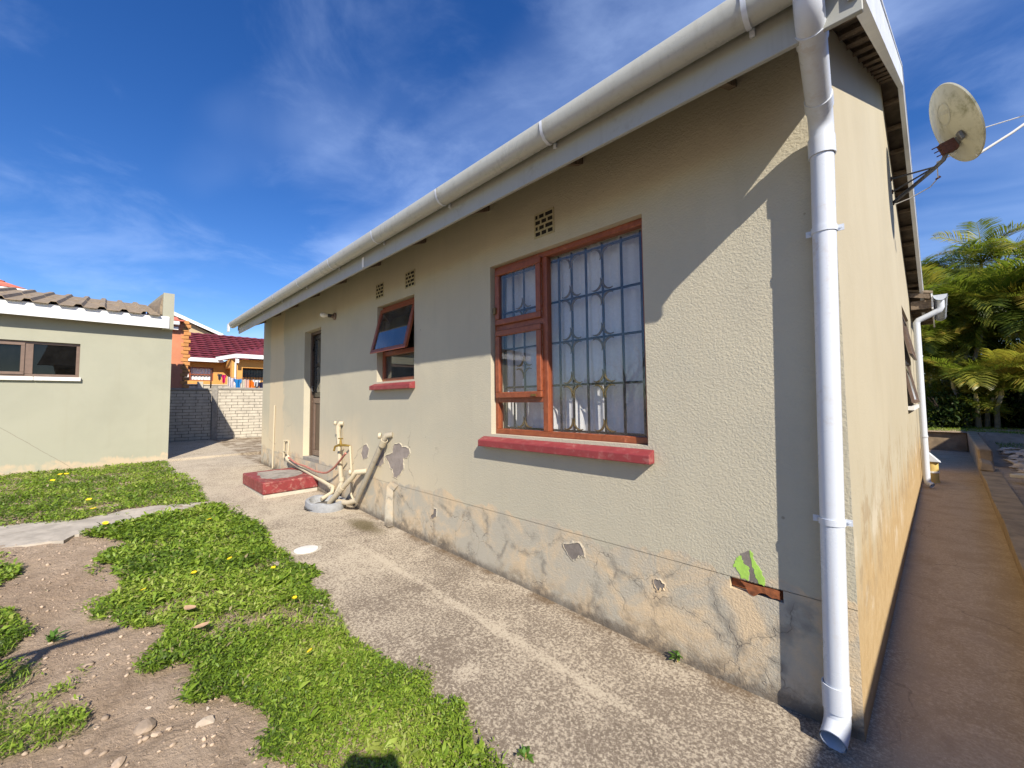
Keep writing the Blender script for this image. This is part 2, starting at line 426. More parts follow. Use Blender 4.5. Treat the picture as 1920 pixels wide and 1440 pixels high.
def mat_concrete():
    m, t = mat_new('weathered_concrete')
    x, y, z = t.sep(t.pos)
    big = t.noise(t.pos, 0.7, 4, 0.6, 0.4); mid = t.noise(t.pos, 3.0, 6, 0.65, 0.6)
    sp = t.noise(t.pos, 60, 7, 0.76, 0.3); sp2 = t.noise(t.pos, 150, 4, 0.7)
    pale = t.mix(t.step(sp2, 0.35, 0.7), (0.42, 0.36, 0.275), (0.56, 0.49, 0.38))
    dark = t.mix(t.step(sp2, 0.35, 0.7), (0.155, 0.125, 0.096), (0.25, 0.207, 0.16))
    # how far the black biofilm covers the slab: more near the camera, less by the step
    cover = t.rng(x, -6.0, -1.6, 0.36, 0.60)
    cover = t.math('ADD', cover, t.math('MULTIPLY', t.math('SUBTRACT', mid, 0.5), 0.8))
    cover = t.math('ADD', cover, t.math('MULTIPLY', t.math('SUBTRACT', big, 0.5), 0.5))
    # worn trowel line parallel to the wall and a bleached spot
    ln = t.math('ABSOLUTE', t.math('SUBTRACT', y, t.math('ADD', 1.87, t.math('MULTIPLY', t.math('SUBTRACT', mid, 0.5), 0.10))))
    ln = t.math('MULTIPLY', t.step(ln, 0.055, 0.01), t.math('MULTIPLY', t.step(x, -4.2, -3.6), t.step(x, -0.75, -1.2)))
    cover = t.math('SUBTRACT', cover, t.math('MULTIPLY', ln, 0.20))
    ddx = t.math('SUBTRACT', x, -1.83); ddy = t.math('SUBTRACT', y, 1.47)
    rr = t.math('SQRT', t.math('ADD', t.math('MULTIPLY', ddx, ddx), t.math('MULTIPLY', ddy, ddy)))
    cover = t.math('SUBTRACT', cover, t.math('MULTIPLY', t.step(t.math('ADD', rr, t.math('MULTIPLY', mid, 0.06)), 0.15, 0.06), 0.24))
    thr = t.rng(cover, 0.0, 1.0, 0.66, 0.34)
    k = t.step(t.math('SUBTRACT', sp, thr), -0.075, 0.085)
    base = t.mix(k, pale, dark)
    # earth-brown tint of the shaded side passage
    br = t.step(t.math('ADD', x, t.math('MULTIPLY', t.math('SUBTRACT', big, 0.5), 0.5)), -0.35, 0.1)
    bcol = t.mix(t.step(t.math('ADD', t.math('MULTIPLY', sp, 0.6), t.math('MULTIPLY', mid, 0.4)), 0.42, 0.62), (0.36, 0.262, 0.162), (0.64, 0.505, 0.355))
    pw = t.new('ShaderNodeVectorMath', operation='SCALE'); t.put(pw.inputs[0], t.noise(t.pos, 3.0, 4, color=True)); pw.inputs[3].default_value = 0.3
    pe = t.voro(t.vmath('ADD', t.pos, pw.outputs[0]), 0.9, 'DISTANCE_TO_EDGE')
    bcol = t.mix(t.math('MULTIPLY', t.step(sp2, 0.55, 0.72), 0.55), bcol, (0.78, 0.64, 0.48))
    bcol = t.mix(t.math('MULTIPLY', t.step(mid, 0.5, 0.72), 0.5), bcol, (0.20, 0.13, 0.075))
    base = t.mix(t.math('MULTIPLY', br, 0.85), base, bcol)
    base = t.mix(t.math('MULTIPLY', t.math('MULTIPLY', t.step(pe, 0.006, 0.001), t.step(big, 0.45, 0.55)), 0.3), base, (0.07, 0.055, 0.04))
    # damp stain left by the leaking pipe
    sx = t.math('DIVIDE', t.math('SUBTRACT', x, -4.55), 0.42); sy_ = t.math('DIVIDE', t.math('SUBTRACT', y, 2.17), 0.17)
    sr = t.math('SQRT', t.math('ADD', t.math('MULTIPLY', sx, sx), t.math('MULTIPLY', sy_, sy_)))
    sm = t.step(t.math('ADD', sr, t.math('MULTIPLY', t.math('SUBTRACT', mid, 0.5), 1.2)), 1.1, 0.35)
    base = t.mix(t.math('MULTIPLY', sm, 0.8), base, (0.10, 0.08, 0.035))
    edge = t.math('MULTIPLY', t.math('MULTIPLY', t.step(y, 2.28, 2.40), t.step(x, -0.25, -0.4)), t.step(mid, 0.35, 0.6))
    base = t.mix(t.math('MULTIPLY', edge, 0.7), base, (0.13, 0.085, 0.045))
    t.put(t.b.inputs['Base Color'], base); t.b.inputs['Roughness'].default_value = 0.92
    t.b.inputs['Specular IOR Level'].default_value = 0.12
    hh = t.math('ADD', t.math('MULTIPLY', sp, 1.0), t.math('MULTIPLY', sp2, 0.6))
    t.put(t.b.inputs['Normal'], t.bump(hh, 0.55, 0.006))
    return m

def mat_dirt():
    m, t = mat_new('dry_earth')
    big = t.noise(t.pos, 1.1, 4, 0.6, 0.3); mid = t.noise(t.pos, 6, 6, 0.7, 0.5); fine = t.noise(t.pos, 40, 6, 0.75)
    c = t.mix(t.step(big, 0.3, 0.7), (0.42, 0.31, 0.215), (0.54, 0.42, 0.305))
    c = t.mix(t.math('MULTIPLY', t.step(mid, 0.45, 0.7), 0.6), c, (0.28, 0.205, 0.14))
    c = t.mix(t.math('MULTIPLY', t.step(fine, 0.55, 0.75), 0.6), c, (0.54, 0.435, 0.325))
    t.put(t.b.inputs['Base Color'], c); t.b.inputs['Roughness'].default_value = 0.95
    t.b.inputs['Specular IOR Level'].default_value = 0.15
    t.put(t.b.inputs['Normal'], t.bump(t.math('ADD', t.math('MULTIPLY', mid, 1.2), fine), 1.0, 0.035))
    return m

def mat_leaf(name, stops, trans=0.45, rough=0.5):
    m, t = mat_new(name)
    tone = t.attr('tone')
    rp = t.new('ShaderNodeValToRGB'); e = rp.color_ramp.elements
    e[0].position = stops[0][0]; e[0].color = (*stops[0][1], 1)
    e[1].position = stops[-1][0]; e[1].color = (*stops[-1][1], 1)
    for p, c in stops[1:-1]:
        k = e.new(p); k.color = (*c, 1)
    t.l.new(tone, rp.inputs[0])
    c = rp.outputs[0]
    t.put(t.b.inputs['Base Color'], c); t.b.inputs['Roughness'].default_value = rough
    t.b.inputs['Specular IOR Level'].default_value = 0.35
    tr = t.new('ShaderNodeBsdfTranslucent')
    t.put(tr.inputs['Color'], t.mix(0.6, c, (0.30, 0.42, 0.03), 'MIX'))
    mx = t.new('ShaderNodeMixShader'); mx.inputs[0].default_value = trans
    t.l.new(t.b.outputs[0], mx.inputs[1]); t.l.new(tr.outputs[0], mx.inputs[2])
    t.l.new(mx.outputs[0], t.o.inputs[0])
    return m

def mat_glass(name='window_glass', tint=(0.9, 0.93, 0.93), dirt=0.05, boost=1.0):
    m, t = mat_new(name)
    tr = t.new('ShaderNodeBsdfTransparent'); tr.inputs[0].default_value = (*tint, 1)
    gl = t.new('ShaderNodeBsdfGlossy'); gl.inputs['Roughness'].default_value = 0.01
    t.put(gl.inputs['Normal'], t.bump(t.noise(t.pos, 2.5, 2), 0.03, 0.01))
    lw = t.new('ShaderNodeLayerWeight'); lw.inputs['Blend'].default_value = 0.5
    f = t.math('ADD', 0.04, t.math('MULTIPLY', 0.96, t.math('POWER', lw.outputs['Facing'], 5.0)))
    f = t.math('MULTIPLY', f, boost, clamp=True)
    mx = t.new('ShaderNodeMixShader'); t.l.new(f, mx.inputs[0])
    t.l.new(tr.outputs[0], mx.inputs[1]); t.l.new(gl.outputs[0], mx.inputs[2])
    df = t.new('ShaderNodeBsdfDiffuse'); df.inputs[0].default_value = (0.55, 0.55, 0.52, 1)
    m2 = t.new('ShaderNodeMixShader')
    t.put(m2.inputs[0], t.rng(t.noise(t.pos, 7, 5, 0.7), 0.35, 0.75, dirt*0.4, dirt*1.8))
    t.l.new(mx.outputs[0], m2.inputs[1]); t.l.new(df.outputs[0], m2.inputs[2])
    t.l.new(m2.outputs[0], t.o.inputs[0])
    return m

def mat_cloth(name, c, trans=0.35, scale=30):
    m, t = mat_new(name)
    n = t.noise(t.pos, scale, 4)
    cc = t.mix(t.step(n, 0.3, 0.7), tuple(x*0.92 for x in c), c)
    t.put(t.b.inputs['Base Color'], cc); t.b.inputs['Roughness'].default_value = 0.9
    t.b.inputs['Specular IOR Level'].default_value = 0.1
    tr = t.new('ShaderNodeBsdfTranslucent'); t.put(tr.inputs['Color'], cc)
    mx = t.new('ShaderNodeMixShader'); mx.inputs[0].default_value = trans
    t.l.new(t.b.outputs[0], mx.inputs[1]); t.l.new(tr.outputs[0], mx.inputs[2])
    t.l.new(mx.outputs[0], t.o.inputs[0])
    return m

def mat_wood(name, c1, c2, rough=0.45, axis='x'):
    m, t = mat_new(name)
    x, y, z = t.sep(t.pos)
    g = t.noise(t.comb(t.math('MULTIPLY', x, 6.0), t.math('MULTIPLY', y, 30.0), t.math('MULTIPLY', z, 6.0)), 3.0, 5, 0.65, 1.2)
    c = t.mix(t.step(g, 0.3, 0.7), c1, c2)
    wr = t.math('MULTIPLY', t.step(t.noise(t.pos, 18, 6, 0.75), 0.58, 0.72), 0.45)
    c = t.mix(wr, c, tuple(min(1, v*2.2+0.05) for v in c2))
    t.put(t.b.inputs['Base Color'], c); t.b.inputs['Roughness'].default_value = rough
    t.put(t.b.inputs['Normal'], t.bump(g, 0.2, 0.003))
    return m

def mat_pvc(name, c, dirtc, amt=0.5, rough=0.35, xs=1.0):
    m, t = mat_new(name)
    n = t.noise(t.pos, 5, 6, 0.7, 0.5); f = t.noise(t.pos, 40, 5, 0.7)
    k = t.math('MULTIPLY', t.math('MULTIPLY', t.step(n, 0.5, 0.75), t.step(f, 0.4, 0.6)), amt)
    cc = t.mix(k, c, dirtc)
    x, y, z = t.sep(t.pos)
    st = t.noise(t.comb(t.math('MULTIPLY', x, 30.0), t.math('MULTIPLY', y, 30.0), t.math('MULTIPLY', z, 1.2)), 1.0, 4, 0.6)
    cc = t.mix(t.math('MULTIPLY', t.step(st, 0.52, 0.75), amt*0.35), cc, dirtc)
    t.put(t.b.inputs['Base Color'], cc)
    t.put(t.b.inputs['Roughness'], t.rng(n, 0.3, 0.7, rough-0.08, rough+0.12))
    return m

MAT = {}
MAT['front'] = mat_front_wall()
MAT['gable'] = mat_gable()
MAT['conc'] = mat_concrete()
MAT['dirt'] = mat_dirt()
MAT['gutter'] = mat_pvc('gutter_paint', (0.43, 0.44, 0.40), (0.25, 0.23, 0.18), 0.6, 0.3)
MAT['fascia'] = mat_pvc('fascia_paint', (0.37, 0.38, 0.345), (0.24, 0.22, 0.17), 0.6, 0.42)
MAT['pvc'] = mat_pvc('white_pvc', (0.60, 0.645, 0.71), (0.45, 0.37, 0.29), 0.55, 0.28)
MAT['beigepipe'] = mat_pvc('painted_pipe', (0.52, 0.45, 0.32), (0.30, 0.25, 0.18), 0.7, 0.55)
MAT['greypipe'] = mat_pvc('grimy_pipe', (0.36, 0.32, 0.245), (0.15, 0.13, 0.10), 0.9, 0.7)
MAT['frame'] = mat_wood('red_timber', (0.20, 0.05, 0.02), (0.30, 0.085, 0.032), 0.4)
MAT['sillred'] = simple('red_sill_paint', (0.245, 0.036, 0.04), 0.5, 0.1, 9, stain=(0.5, 0.28, 0.24), stain_amt=0.35, bump=0.15)
MAT['stepred'] = simple('red_step_paint', (0.22, 0.032, 0.032), 0.6, 0.18, 8, stain=(0.45, 0.28, 0.22), stain_amt=0.7, bump=0.25)
MAT['iron'] = simple('black_iron', (0.02, 0.02, 0.022), 0.5, 0.2, 20)
MAT['brass'] = simple('old_gold_paint', (0.16, 0.105, 0.03), 0.45, 0.2, 40, metal=0.3)
MAT['glass'] = mat_glass('window_glass', (0.98, 0.985, 0.985), 0.008, 1.35)
MAT['glassdark'] = mat_glass('dusty_glass', (0.5, 0.52, 0.52), 0.05, 2.4)
MAT['curtain'] = mat_cloth('sheer_curtain', (0.95, 0.95, 0.95), 0.22, 50)
MAT['room'] = simple('room_plaster', (0.22, 0.2, 0.17), 0.9)
MAT['vent'] = simple('vent_paint', (0.40, 0.36, 0.23), 0.85, 0.12, 20, bump=0.2)
MAT['ventshade'] = simple('vent_shade_black', (0.012, 0.011, 0.01), 0.95)  # near-black colour for the shade inside the air-brick openings
MAT['brown'] = mat_wood('brown_door', (0.075, 0.048, 0.032), (0.105, 0.068, 0.046), 0.42)
MAT['brownframe'] = simple('brown_aluminium', (0.17, 0.115, 0.085), 0.42, 0.12, 10)
MAT['blackdoor'] = simple('dark_door', (0.016, 0.014, 0.013), 0.3, 0.2, 8)
MAT['tile'] = simple('roof_underside', (0.12, 0.095, 0.07), 0.9, 0.35, 5, bump=0.4, bscale=25, stain=(0.035, 0.03, 0.025), stain_amt=0.7)
MAT['rafter'] = mat_wood('weathered_rafter', (0.12, 0.085, 0.055), (0.26, 0.20, 0.14), 0.85)
MAT['metalw'] = simple('white_barge_metal', (0.68, 0.71, 0.74), 0.35, 0.06, 5)
MAT['galv'] = simple('galvanised_steel', (0.18, 0.185, 0.19), 0.5, 0.2, 14, metal=0.5, stain=(0.14, 0.05, 0.025), stain_amt=0.6)
MAT['rust'] = simple('rusty_steel', (0.10, 0.04, 0.03), 0.8, 0.3, 40)
MAT['shedwall'] = simple('shed_paint', (0.37, 0.365, 0.285), 0.9, 0.05, 1.2, spec=0.2, bump=0.15, bscale=30)
MAT['white'] = simple('white_paint', (0.78, 0.78, 0.76), 0.5, 0.05, 4)
MAT['asb'] = simple('lichen_fibre_cement', (0.24, 0.185, 0.125), 0.95, 0.3, 9, bump=0.5, bscale=40, stain=(0.42, 0.36, 0.27), stain_amt=0.8)
MAT['shedglass'] = mat_glass('dark_glass', (0.12, 0.12, 0.12), 0.008, 0.9)
MAT['precast'] = simple('precast_wall', (0.50, 0.455, 0.37), 0.92, 0.12, 6, bump=0.3, stain=(0.26, 0.23, 0.19), stain_amt=0.35)
MAT['joint'] = simple('grimy_joint', (0.10, 0.09, 0.075), 0.95, 0.2, 12)
MAT['post'] = simple('grey_post', (0.28, 0.26, 0.225), 0.95, 0.15, 12, bump=0.4, stain=(0.12, 0.11, 0.095), stain_amt=0.6)
MAT['orangewall'] = simple('salmon_wall', (0.56, 0.22, 0.115), 0.9, 0.08, 3, bump=0.1)
MAT['quoin'] = simple('orange_brick', (0.52, 0.235, 0.075), 0.85, 0.2, 5, bump=0.2)
MAT['mortar'] = simple('dark_mortar', (0.13, 0.10, 0.075), 0.95, 0.2, 10)
MAT['yellowwall'] = simple('yellow_house_paint', (0.60, 0.315, 0.085), 0.9, 0.06, 2)
MAT['redtile'] = simple('wine_red_tile', (0.155, 0.022, 0.028), 0.6, 0.3, 3, bump=0.2)
MAT['salmontile'] = simple('salmon_tile', (0.50, 0.14, 0.09), 0.75, 0.25, 2)
MAT['beigewall'] = simple('beige_gable_paint', (0.48, 0.37, 0.225), 0.9, 0.05, 1)
MAT['darkglass'] = simple('dark_window', (0.03, 0.022, 0.018), 0.15, 0.3, 4)
MAT['curbc'] = simple('mossy_curb', (0.27, 0.2, 0.125), 0.95, 0.25, 5, bump=0.5, bscale=35, stain=(0.36, 0.27, 0.16), stain_amt=0.6)
MAT['stone'] = simple('pale_rubble', (0.52, 0.43, 0.33), 0.95, 0.25, 7, bump=0.4, stain=(0.2, 0.15, 0.11), stain_amt=0.5)
MAT['pebble'] = simple('pebbles', (0.40, 0.31, 0.225), 0.95, 0.35, 9, bump=0.3)
MAT['chalk'] = simple('pale_stone', (0.43, 0.365, 0.29), 0.95, 0.15, 15, bump=0.3)
MAT['plaster'] = simple('bare_plaster', (0.30, 0.255, 0.225), 0.95, 0.14, 14, bump=0.4, bscale=60)
MAT['plasterd'] = simple('bare_grey_plaster', (0.20, 0.175, 0.155), 0.95, 0.2, 16, bump=0.5, bscale=60)
MAT['lime'] = simple('lime_green_paint', (0.36, 0.60, 0.10), 0.8, 0.1, 18, bump=0.4, bscale=60)
MAT['rawbrick'] = simple('raw_brick', (0.27, 0.085, 0.03), 0.95, 0.35, 25, bump=0.5, bscale=40, stain=(0.07, 0.03, 0.015), stain_amt=0.7)
MAT['flap'] = simple('peeled_paint', (0.52, 0.49, 0.41), 0.75, 0.06, 6)
MAT['gully'] = simple('gully_concrete', (0.32, 0.33, 0.34), 0.95, 0.15, 12, bump=0.5, stain=(0.2, 0.2, 0.2), stain_amt=0.5)
MAT['hose'] = simple('pink_hose', (0.45, 0.17, 0.13), 0.5, 0.2, 10)
MAT['tap'] = simple('brass_tap', (0.42, 0.27, 0.06), 0.35, 0.2, 30, metal=0.7)
MAT['bulb'] = simple('white_bulb', (0.82, 0.80, 0.72), 0.25, 0.03, 10)
MAT['whitedisc'] = simple('white_cover', (0.74, 0.73, 0.69), 0.5, 0.06, 12, stain=(0.45, 0.4, 0.32), stain_amt=0.4)
MAT['dish'] = simple('mildewed_dish', (0.52, 0.51, 0.40), 0.55, 0.08, 2.2, stain=(0.15, 0.155, 0.07), stain_amt=0.85)
MAT['cable'] = simple('white_cable', (0.7, 0.69, 0.66), 0.5, 0.05, 5)
MAT['trunk'] = simple('palm_trunk', (0.30, 0.27, 0.2), 0.9, 0.25, 6, bump=0.4)
MAT['crownshaft'] = simple('palm_crownshaft', (0.40, 0.32, 0.10), 0.6, 0.25, 6)
MAT['bark'] = simple('bark', (0.10, 0.075, 0.05), 0.95, 0.3, 8, bump=0.6)
MAT['yellowbin'] = simple('yellow_clay_pipe', (0.55, 0.40, 0.13), 0.7, 0.12, 8)
MAT['yellow'] = simple('yellow_petals', (0.85, 0.60, 0.01), 0.6, 0.1, 30)
MAT['dryleaf'] = simple('dry_leaf_brown', (0.52, 0.34, 0.20), 0.8, 0.15, 30)
MAT['grass'] = mat_leaf('ground_cover', [(0.0, (0.06, 0.105, 0.014)), (0.35, (0.145, 0.24, 0.026)), (0.65, (0.225, 0.335, 0.03)), (0.88, (0.34, 0.43, 0.07)), (0.95, (0.27, 0.235, 0.11)), (1.0, (0.33, 0.27, 0.15))], 0.34, 0.5)
MAT['palm'] = mat_leaf('palm_leaflets', [(0.0, (0.05, 0.085, 0.018)), (0.4, (0.13, 0.17, 0.028)), (0.75, (0.29, 0.27, 0.045)), (1.0, (0.58, 0.40, 0.08))], 0.45, 0.34)
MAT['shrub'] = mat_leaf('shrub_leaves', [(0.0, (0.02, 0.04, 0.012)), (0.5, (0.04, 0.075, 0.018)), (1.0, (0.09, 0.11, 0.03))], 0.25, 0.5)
MAT['weed'] = mat_leaf('weed_leaves', [(0.0, (0.05, 0.12, 0.02)), (1.0, (0.12, 0.24, 0.04))], 0.3, 0.45)

# ------------------------------------------------------------------ ground
np_gz = lambda X: np.clip(-0.0277*(X+1.2), 0.0, 0.42)
def ground_z(X, Y):
    z = np_gz(X)-0.045
    return z
xs = np.concatenate([np.linspace(-1500, -40, 12), np.linspace(-36, 8, 67), np.linspace(12, 1500, 12)])
ys = np.concatenate([np.linspace(-1500, -30, 12), np.linspace(-26, 40, 67), np.linspace(46, 1500, 12)])
g = grid_mesh('ground', xs, ys, lambda X, Y: ground_z(X, Y)-0.03-0.0*X, MAT['dirt'])
tag(g, kind='structure')
def dirt_z(X, Y):
    bumps = (fbm(X*1.6, Y*1.6, 3)-0.5)*0.05 + (fbm(X*9, Y*9, 9, 4)-0.5)*0.03+np.abs(fbm(X*22, Y*22, 19, 3)-0.5)*0.03
    ed = np.clip((1.35-Y)/0.5, 0, 1)
    return np_gz(X)-0.014+bumps*ed - 0.03*(1-ed)
g = grid_mesh('soil', np.arange(-11.5, -0.6, 0.02), np.arange(-3.4, 1.62, 0.02), dirt_z, MAT['dirt'])
tag(g, kind='structure')

# concrete apron along the long wall, its grass-side edge ragged
edge_px = [(310, 868), (335, 885), (370, 905), (375, 925), (388, 945), (420, 965), (490, 990), (520, 1020), (540, 1050), (585, 1070), (590, 1100), (620, 1130), (650, 1170), (660, 1200), (720, 1235), (790, 1280), (795, 1310), (870, 1325), (885, 1360), (875, 1390), (895, 1415), (915, 1440)]
edge = sorted([(p.x, p.y) for p in (on_ground(*q) for q in edge_px)])
ex = np.array([e[0] for e in edge]); ey = np.array([e[1] for e in edge])
edge_y = lambda x: np.interp(x, ex, ey)
def strip_obj(name, xs, y0f, y1f, ny, zf, mat, thick=0.06):
    vs = []; fs = []; n = ny+1
    for x in xs:
        a, b = y0f(x), y1f(x)
        for j in range(n):
            y = a+(b-a)*j/ny; vs.append((x, y, zf(x, y)))
    for i in range(len(xs)-1):
        for j in range(ny):
            k = i*n+j; fs.append((k, k+n, k+n+1, k+1))
    base = len(vs)
    for x in xs: vs.append((x, y0f(x), zf(x, y0f(x))-thick))
    for i in range(len(xs)-1): fs.append((i*n, base+i, base+i+1, (i+1)*n))
    m = MB(); m.add(vs, fs)
    return m.build(name, mat, None, smooth=True)
sl_z = lambda x, y: gz(x)+0.004*sin(x*2.1+y*3)
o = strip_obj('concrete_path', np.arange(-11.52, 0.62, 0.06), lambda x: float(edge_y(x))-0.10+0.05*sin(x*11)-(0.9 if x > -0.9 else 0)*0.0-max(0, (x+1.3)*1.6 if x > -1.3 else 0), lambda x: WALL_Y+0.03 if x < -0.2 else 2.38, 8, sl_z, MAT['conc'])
tag(o, kind='structure')
# brown concrete passage beside the gable, as far as the cross wall
inner_x = lambda y: 0.587+(y-5.165)*0.0527
m = MB(); vs = []; fs = []
yy = np.linspace(2.3, 16.55, 60)
for y in yy:
    xa = GX0+(y-GY0)*math.tan(DL)-0.05 if y > GY0 else -0.30
    xb = inner_x(y)+0.06
    for j in range(7): vs.append((xa+(xb-xa)*j/6, y, -0.004+0.003*sin(y*3+j)))
for i in range(len(yy)-1):
    for j in range(6):
        k = i*7+j; fs.append((k, k+1, k+8, k+7))
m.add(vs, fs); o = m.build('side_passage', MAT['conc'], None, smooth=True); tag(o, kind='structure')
# raised slab in the gap between shed and house
m = MB()
sx = [-11.5, -12.4, -13.4, -14.4, -15.4, -16.0]
def slab(x): return gz(x)+0.045
for i in range(len(sx)-1):
    a, b = sx[i], sx[i+1]
    y0, y1 = 0.6, 6.5
    m.hexa([(b, y0, gz(b)-0.1), (a, y0, gz(a)-0.1), (a, y1, gz(a)-0.1), (b, y1, gz(b)-0.1),
            (b, y0, slab(b)), (a, y0, slab(a)), (a, y1, slab(a)), (b, y1, slab(b))])
o = m.build('raised_slab', MAT['conc'], None); tag(o, kind='structure')
m = MB(); m.box(-11.49, -9.9, 2.44, 7.0, 0.1, gz(-10.6)+0.004); o = m.build('back_slab', MAT['conc'], None); tag(o, kind='structure')
# grey concrete strip lying across the lawn
sp = [(-9.6, -3.4), (-8.2, -1.6), (-7.45, -0.8), (-7.1, -0.15), (-7.28, 0.3), (-7.22, 0.74), (-6.98, 1.16), (-6.58, 1.14), (-6.62, 0.7), (-6.64, 0.4), (-6.5, -0.02), (-6.29, -0.25), (-6.42, -0.7), (-6.9, -1.7), (-8.0, -3.4)]
m = MB(); n = len(sp)
def rough_poly(P, sub=5, amp=0.04):
    out = []
    for i in range(len(P)):
        a, b = P[i], P[(i+1) % len(P)]
        for k in range(sub):
            f = k/sub; out.append((a[0]+(b[0]-a[0])*f+random.uniform(-amp, amp), a[1]+(b[1]-a[1])*f+random.uniform(-amp, amp)))
    return out
sp2 = rough_poly(sp)
m.prism(sp2, lambda u, v, w_: (u, v, gz(u)+w_), -0.06, 0.003)
MAT['strip'] = simple('grey_slab', (0.40, 0.36, 0.30), 0.93, 0.2, 5, bump=0.4, stain=(0.22, 0.19, 0.15), stain_amt=0.5)
o = m.build('garden_strip', MAT['strip'], None); tag(o, kind='structure')
# yard on the right of the passage
def yard_z(X, Y):
    return np.where(Y > 16.4, 0.5, 0.20+np.clip((Y-6)/14, 0, 1)*0.1)+(fbm(X*1.2, Y*1.2, 5)-0.5)*0.1
vs = []; fs = []; yy = np.linspace(-12, 46, 160); nx = 26
X = np.zeros((len(yy), nx)); Y = np.zeros((len(yy), nx))
for i, y in enumerate(yy):
    xa = inner_x(y)+0.13 if y < 16.5 else -14.0
    X[i] = xa+(26-xa)*np.linspace(0, 1, nx)**1.6; Y[i] = y
Z = yard_z(X, Y)
for i in range(len(yy)):
    for j in range(nx): vs.append((X[i, j], Y[i, j], Z[i, j]))
for i in range(len(yy)-1):
    for j in range(nx-1):
        k = i*nx+j; fs.append((k, k+1, k+nx+1, k+nx))
m = MB(); m.add(vs, fs); o = m.build('yard', MAT['dirt'], None, smooth=True); tag(o, kind='structure')

# ------------------------------------------------------------------ the house
house = thing('house', 'long beige plastered bungalow with white gutter and red window sills', 'house', (-5.0, 6.0, 0.2))
fy = lambda u, v, w_: Vector((u, WALL_Y+w_, v))                  # front wall frame: along, up, inwards
gf = lambda u, v, w_: gp(u, -w_, v)                              # gable frame: along, up, inwards
def wall_cells(m, f, us, vs_, holes, th, vtop=None, hmat=None):
    """face both sides, skip cells inside holes, line the reveals"""
    def hole(u, v):
        return any(a < u < b and c < v < d for a, b, c, d in holes)
    for i in range(len(us)-1):
        for j in range(len(vs_)-1):
            u0, u1, v0, v1 = us[i], us[i+1], vs_[j], vs_[j+1]
            if hole((u0+u1)/2, (v0+v1)/2): continue
            t0, t1 = (v1, v1) if j < len(vs_)-2 or vtop is None else (vtop(u0), vtop(u1))
            m.quad(f(u0, v0, 0), f(u1, v0, 0), f(u1, t1, 0), f(u0, t0, 0))
            m.quad(f(u0, v0, th), f(u0, t0, th), f(u1, t1, th), f(u1, v0, th))
    for a, b, c, d in holes:
        m.quad(f(a, c, 0), f(a, d, 0), f(a, d, th), f(a, c, th))
        m.quad(f(b, c, 0), f(b, c, th), f(b, d, th), f(b, d, 0))
        m.quad(f(a, d, 0), f(b, d, 0), f(b, d, th), f(a, d, th))
        m.quad(f(a, c, 0), f(a, c, th), f(b, c, th), f(b, c, 0))
HX0 = -9.93
W1 = (-2.64, -1.18, 1.235, 2.73)
W2 = (-4.77, -3.90, 1.775, 2.73)
DR = (-7.39, -6.65, 0.62, 2.735)
BRK = (-0.735, -0.49, 0.505, 0.565)     # where a brick shows
holes = [W1, W2, DR, BRK]
us = sorted({HX0, GX0, *[h[0] for h in holes], *[h[1] for h in holes], -9.0, -8.2, -5.7, -3.3, -0.9})
vsn = sorted({0.568, 3.36, *[v for h in (W1, W2, DR) for v in h[2:]]})
m = MB(); wall_cells(m, fy, us, vsn, [W1, W2, (DR[0], DR[1], 0.5, DR[3])], 0.23)
wall = m.build('wall', MAT['front'], house)
m = MB(); wall_cells(m, lambda u, v, w_: Vector((u, WALL_Y+w_, v)), us, [-0.3, 0.505, 0.5652], [BRK, ], 0.22)
m.build('plinth', MAT['front'], house)
m = MB(); m.box(HX0, DR[0]-0.001, WALL_Y+0.02, WALL_Y+0.2, 0.55, 0.575)
m.box(DR[0], DR[1], WALL_Y+0.002, WALL_Y+0.24, 0.5662, 0.62); m.box(DR[1]+0.001, GX0, WALL_Y+0.02, WALL_Y+0.2, 0.562, 0.569)
m.build('damp_course', MAT['post'], house)
def gtop(s): return 3.36+min(s, 7.3-s)*0.466 if s < 7.3 else 3.36
GW = (4.95, 6.55, 1.40, 2.73)
m = MB()
wall_cells(m, gf, [0, 1.2, 2.4, 3.65, 4.95, 6.55, 7.3], [-0.3, 1.40, 2.73, 3.36], [GW], 0.23, gtop)
m.quad(gf(7.3, -0.3, 0), gf(9.9, -0.3, 0), gf(9.9, 3.3, 0), gf(7.3, 3.3, 0))
m.build('gable_wall', MAT['gable'], house)
# back and far walls, floor and ceiling so the rooms are really dark
m = MB()
yb = GY0+7.3
m.quad((HX0, WALL_Y, -0.3), (HX0, yb, -0.3), (HX0, yb, 3.4), (HX0, WALL_Y, 3.4))
m.add([(HX0, WALL_Y, 3.4), (HX0, yb, 3.4), (HX0, WALL_Y+3.65, 5.05)], [(0, 1, 2)])
m.quad((HX0, yb, -0.3), (0.05, yb, -0.3), (0.05, yb, 3.3), (HX0, yb, 3.3))
m.build('rear_wall', MAT['front'], house)
m = MB(); m.box(HX0+0.02, -0.25, WALL_Y+0.25, yb-0.05, 0.5, 0.6); m.box(HX0+0.02, -0.25, WALL_Y+0.25, yb-0.05, 2.95, 3.0)
m.box(HX0+0.05, -0.25, 5.4, 5.5, 0.6, 2.95); m.box(-3.35, -3.25, WALL_Y+0.25, 5.4, 0.6, 2.95); m.box(-5.6, -5.5, WALL_Y+0.25, 5.4, 0.6, 2.95)
m.build('interior', MAT['room'], house)

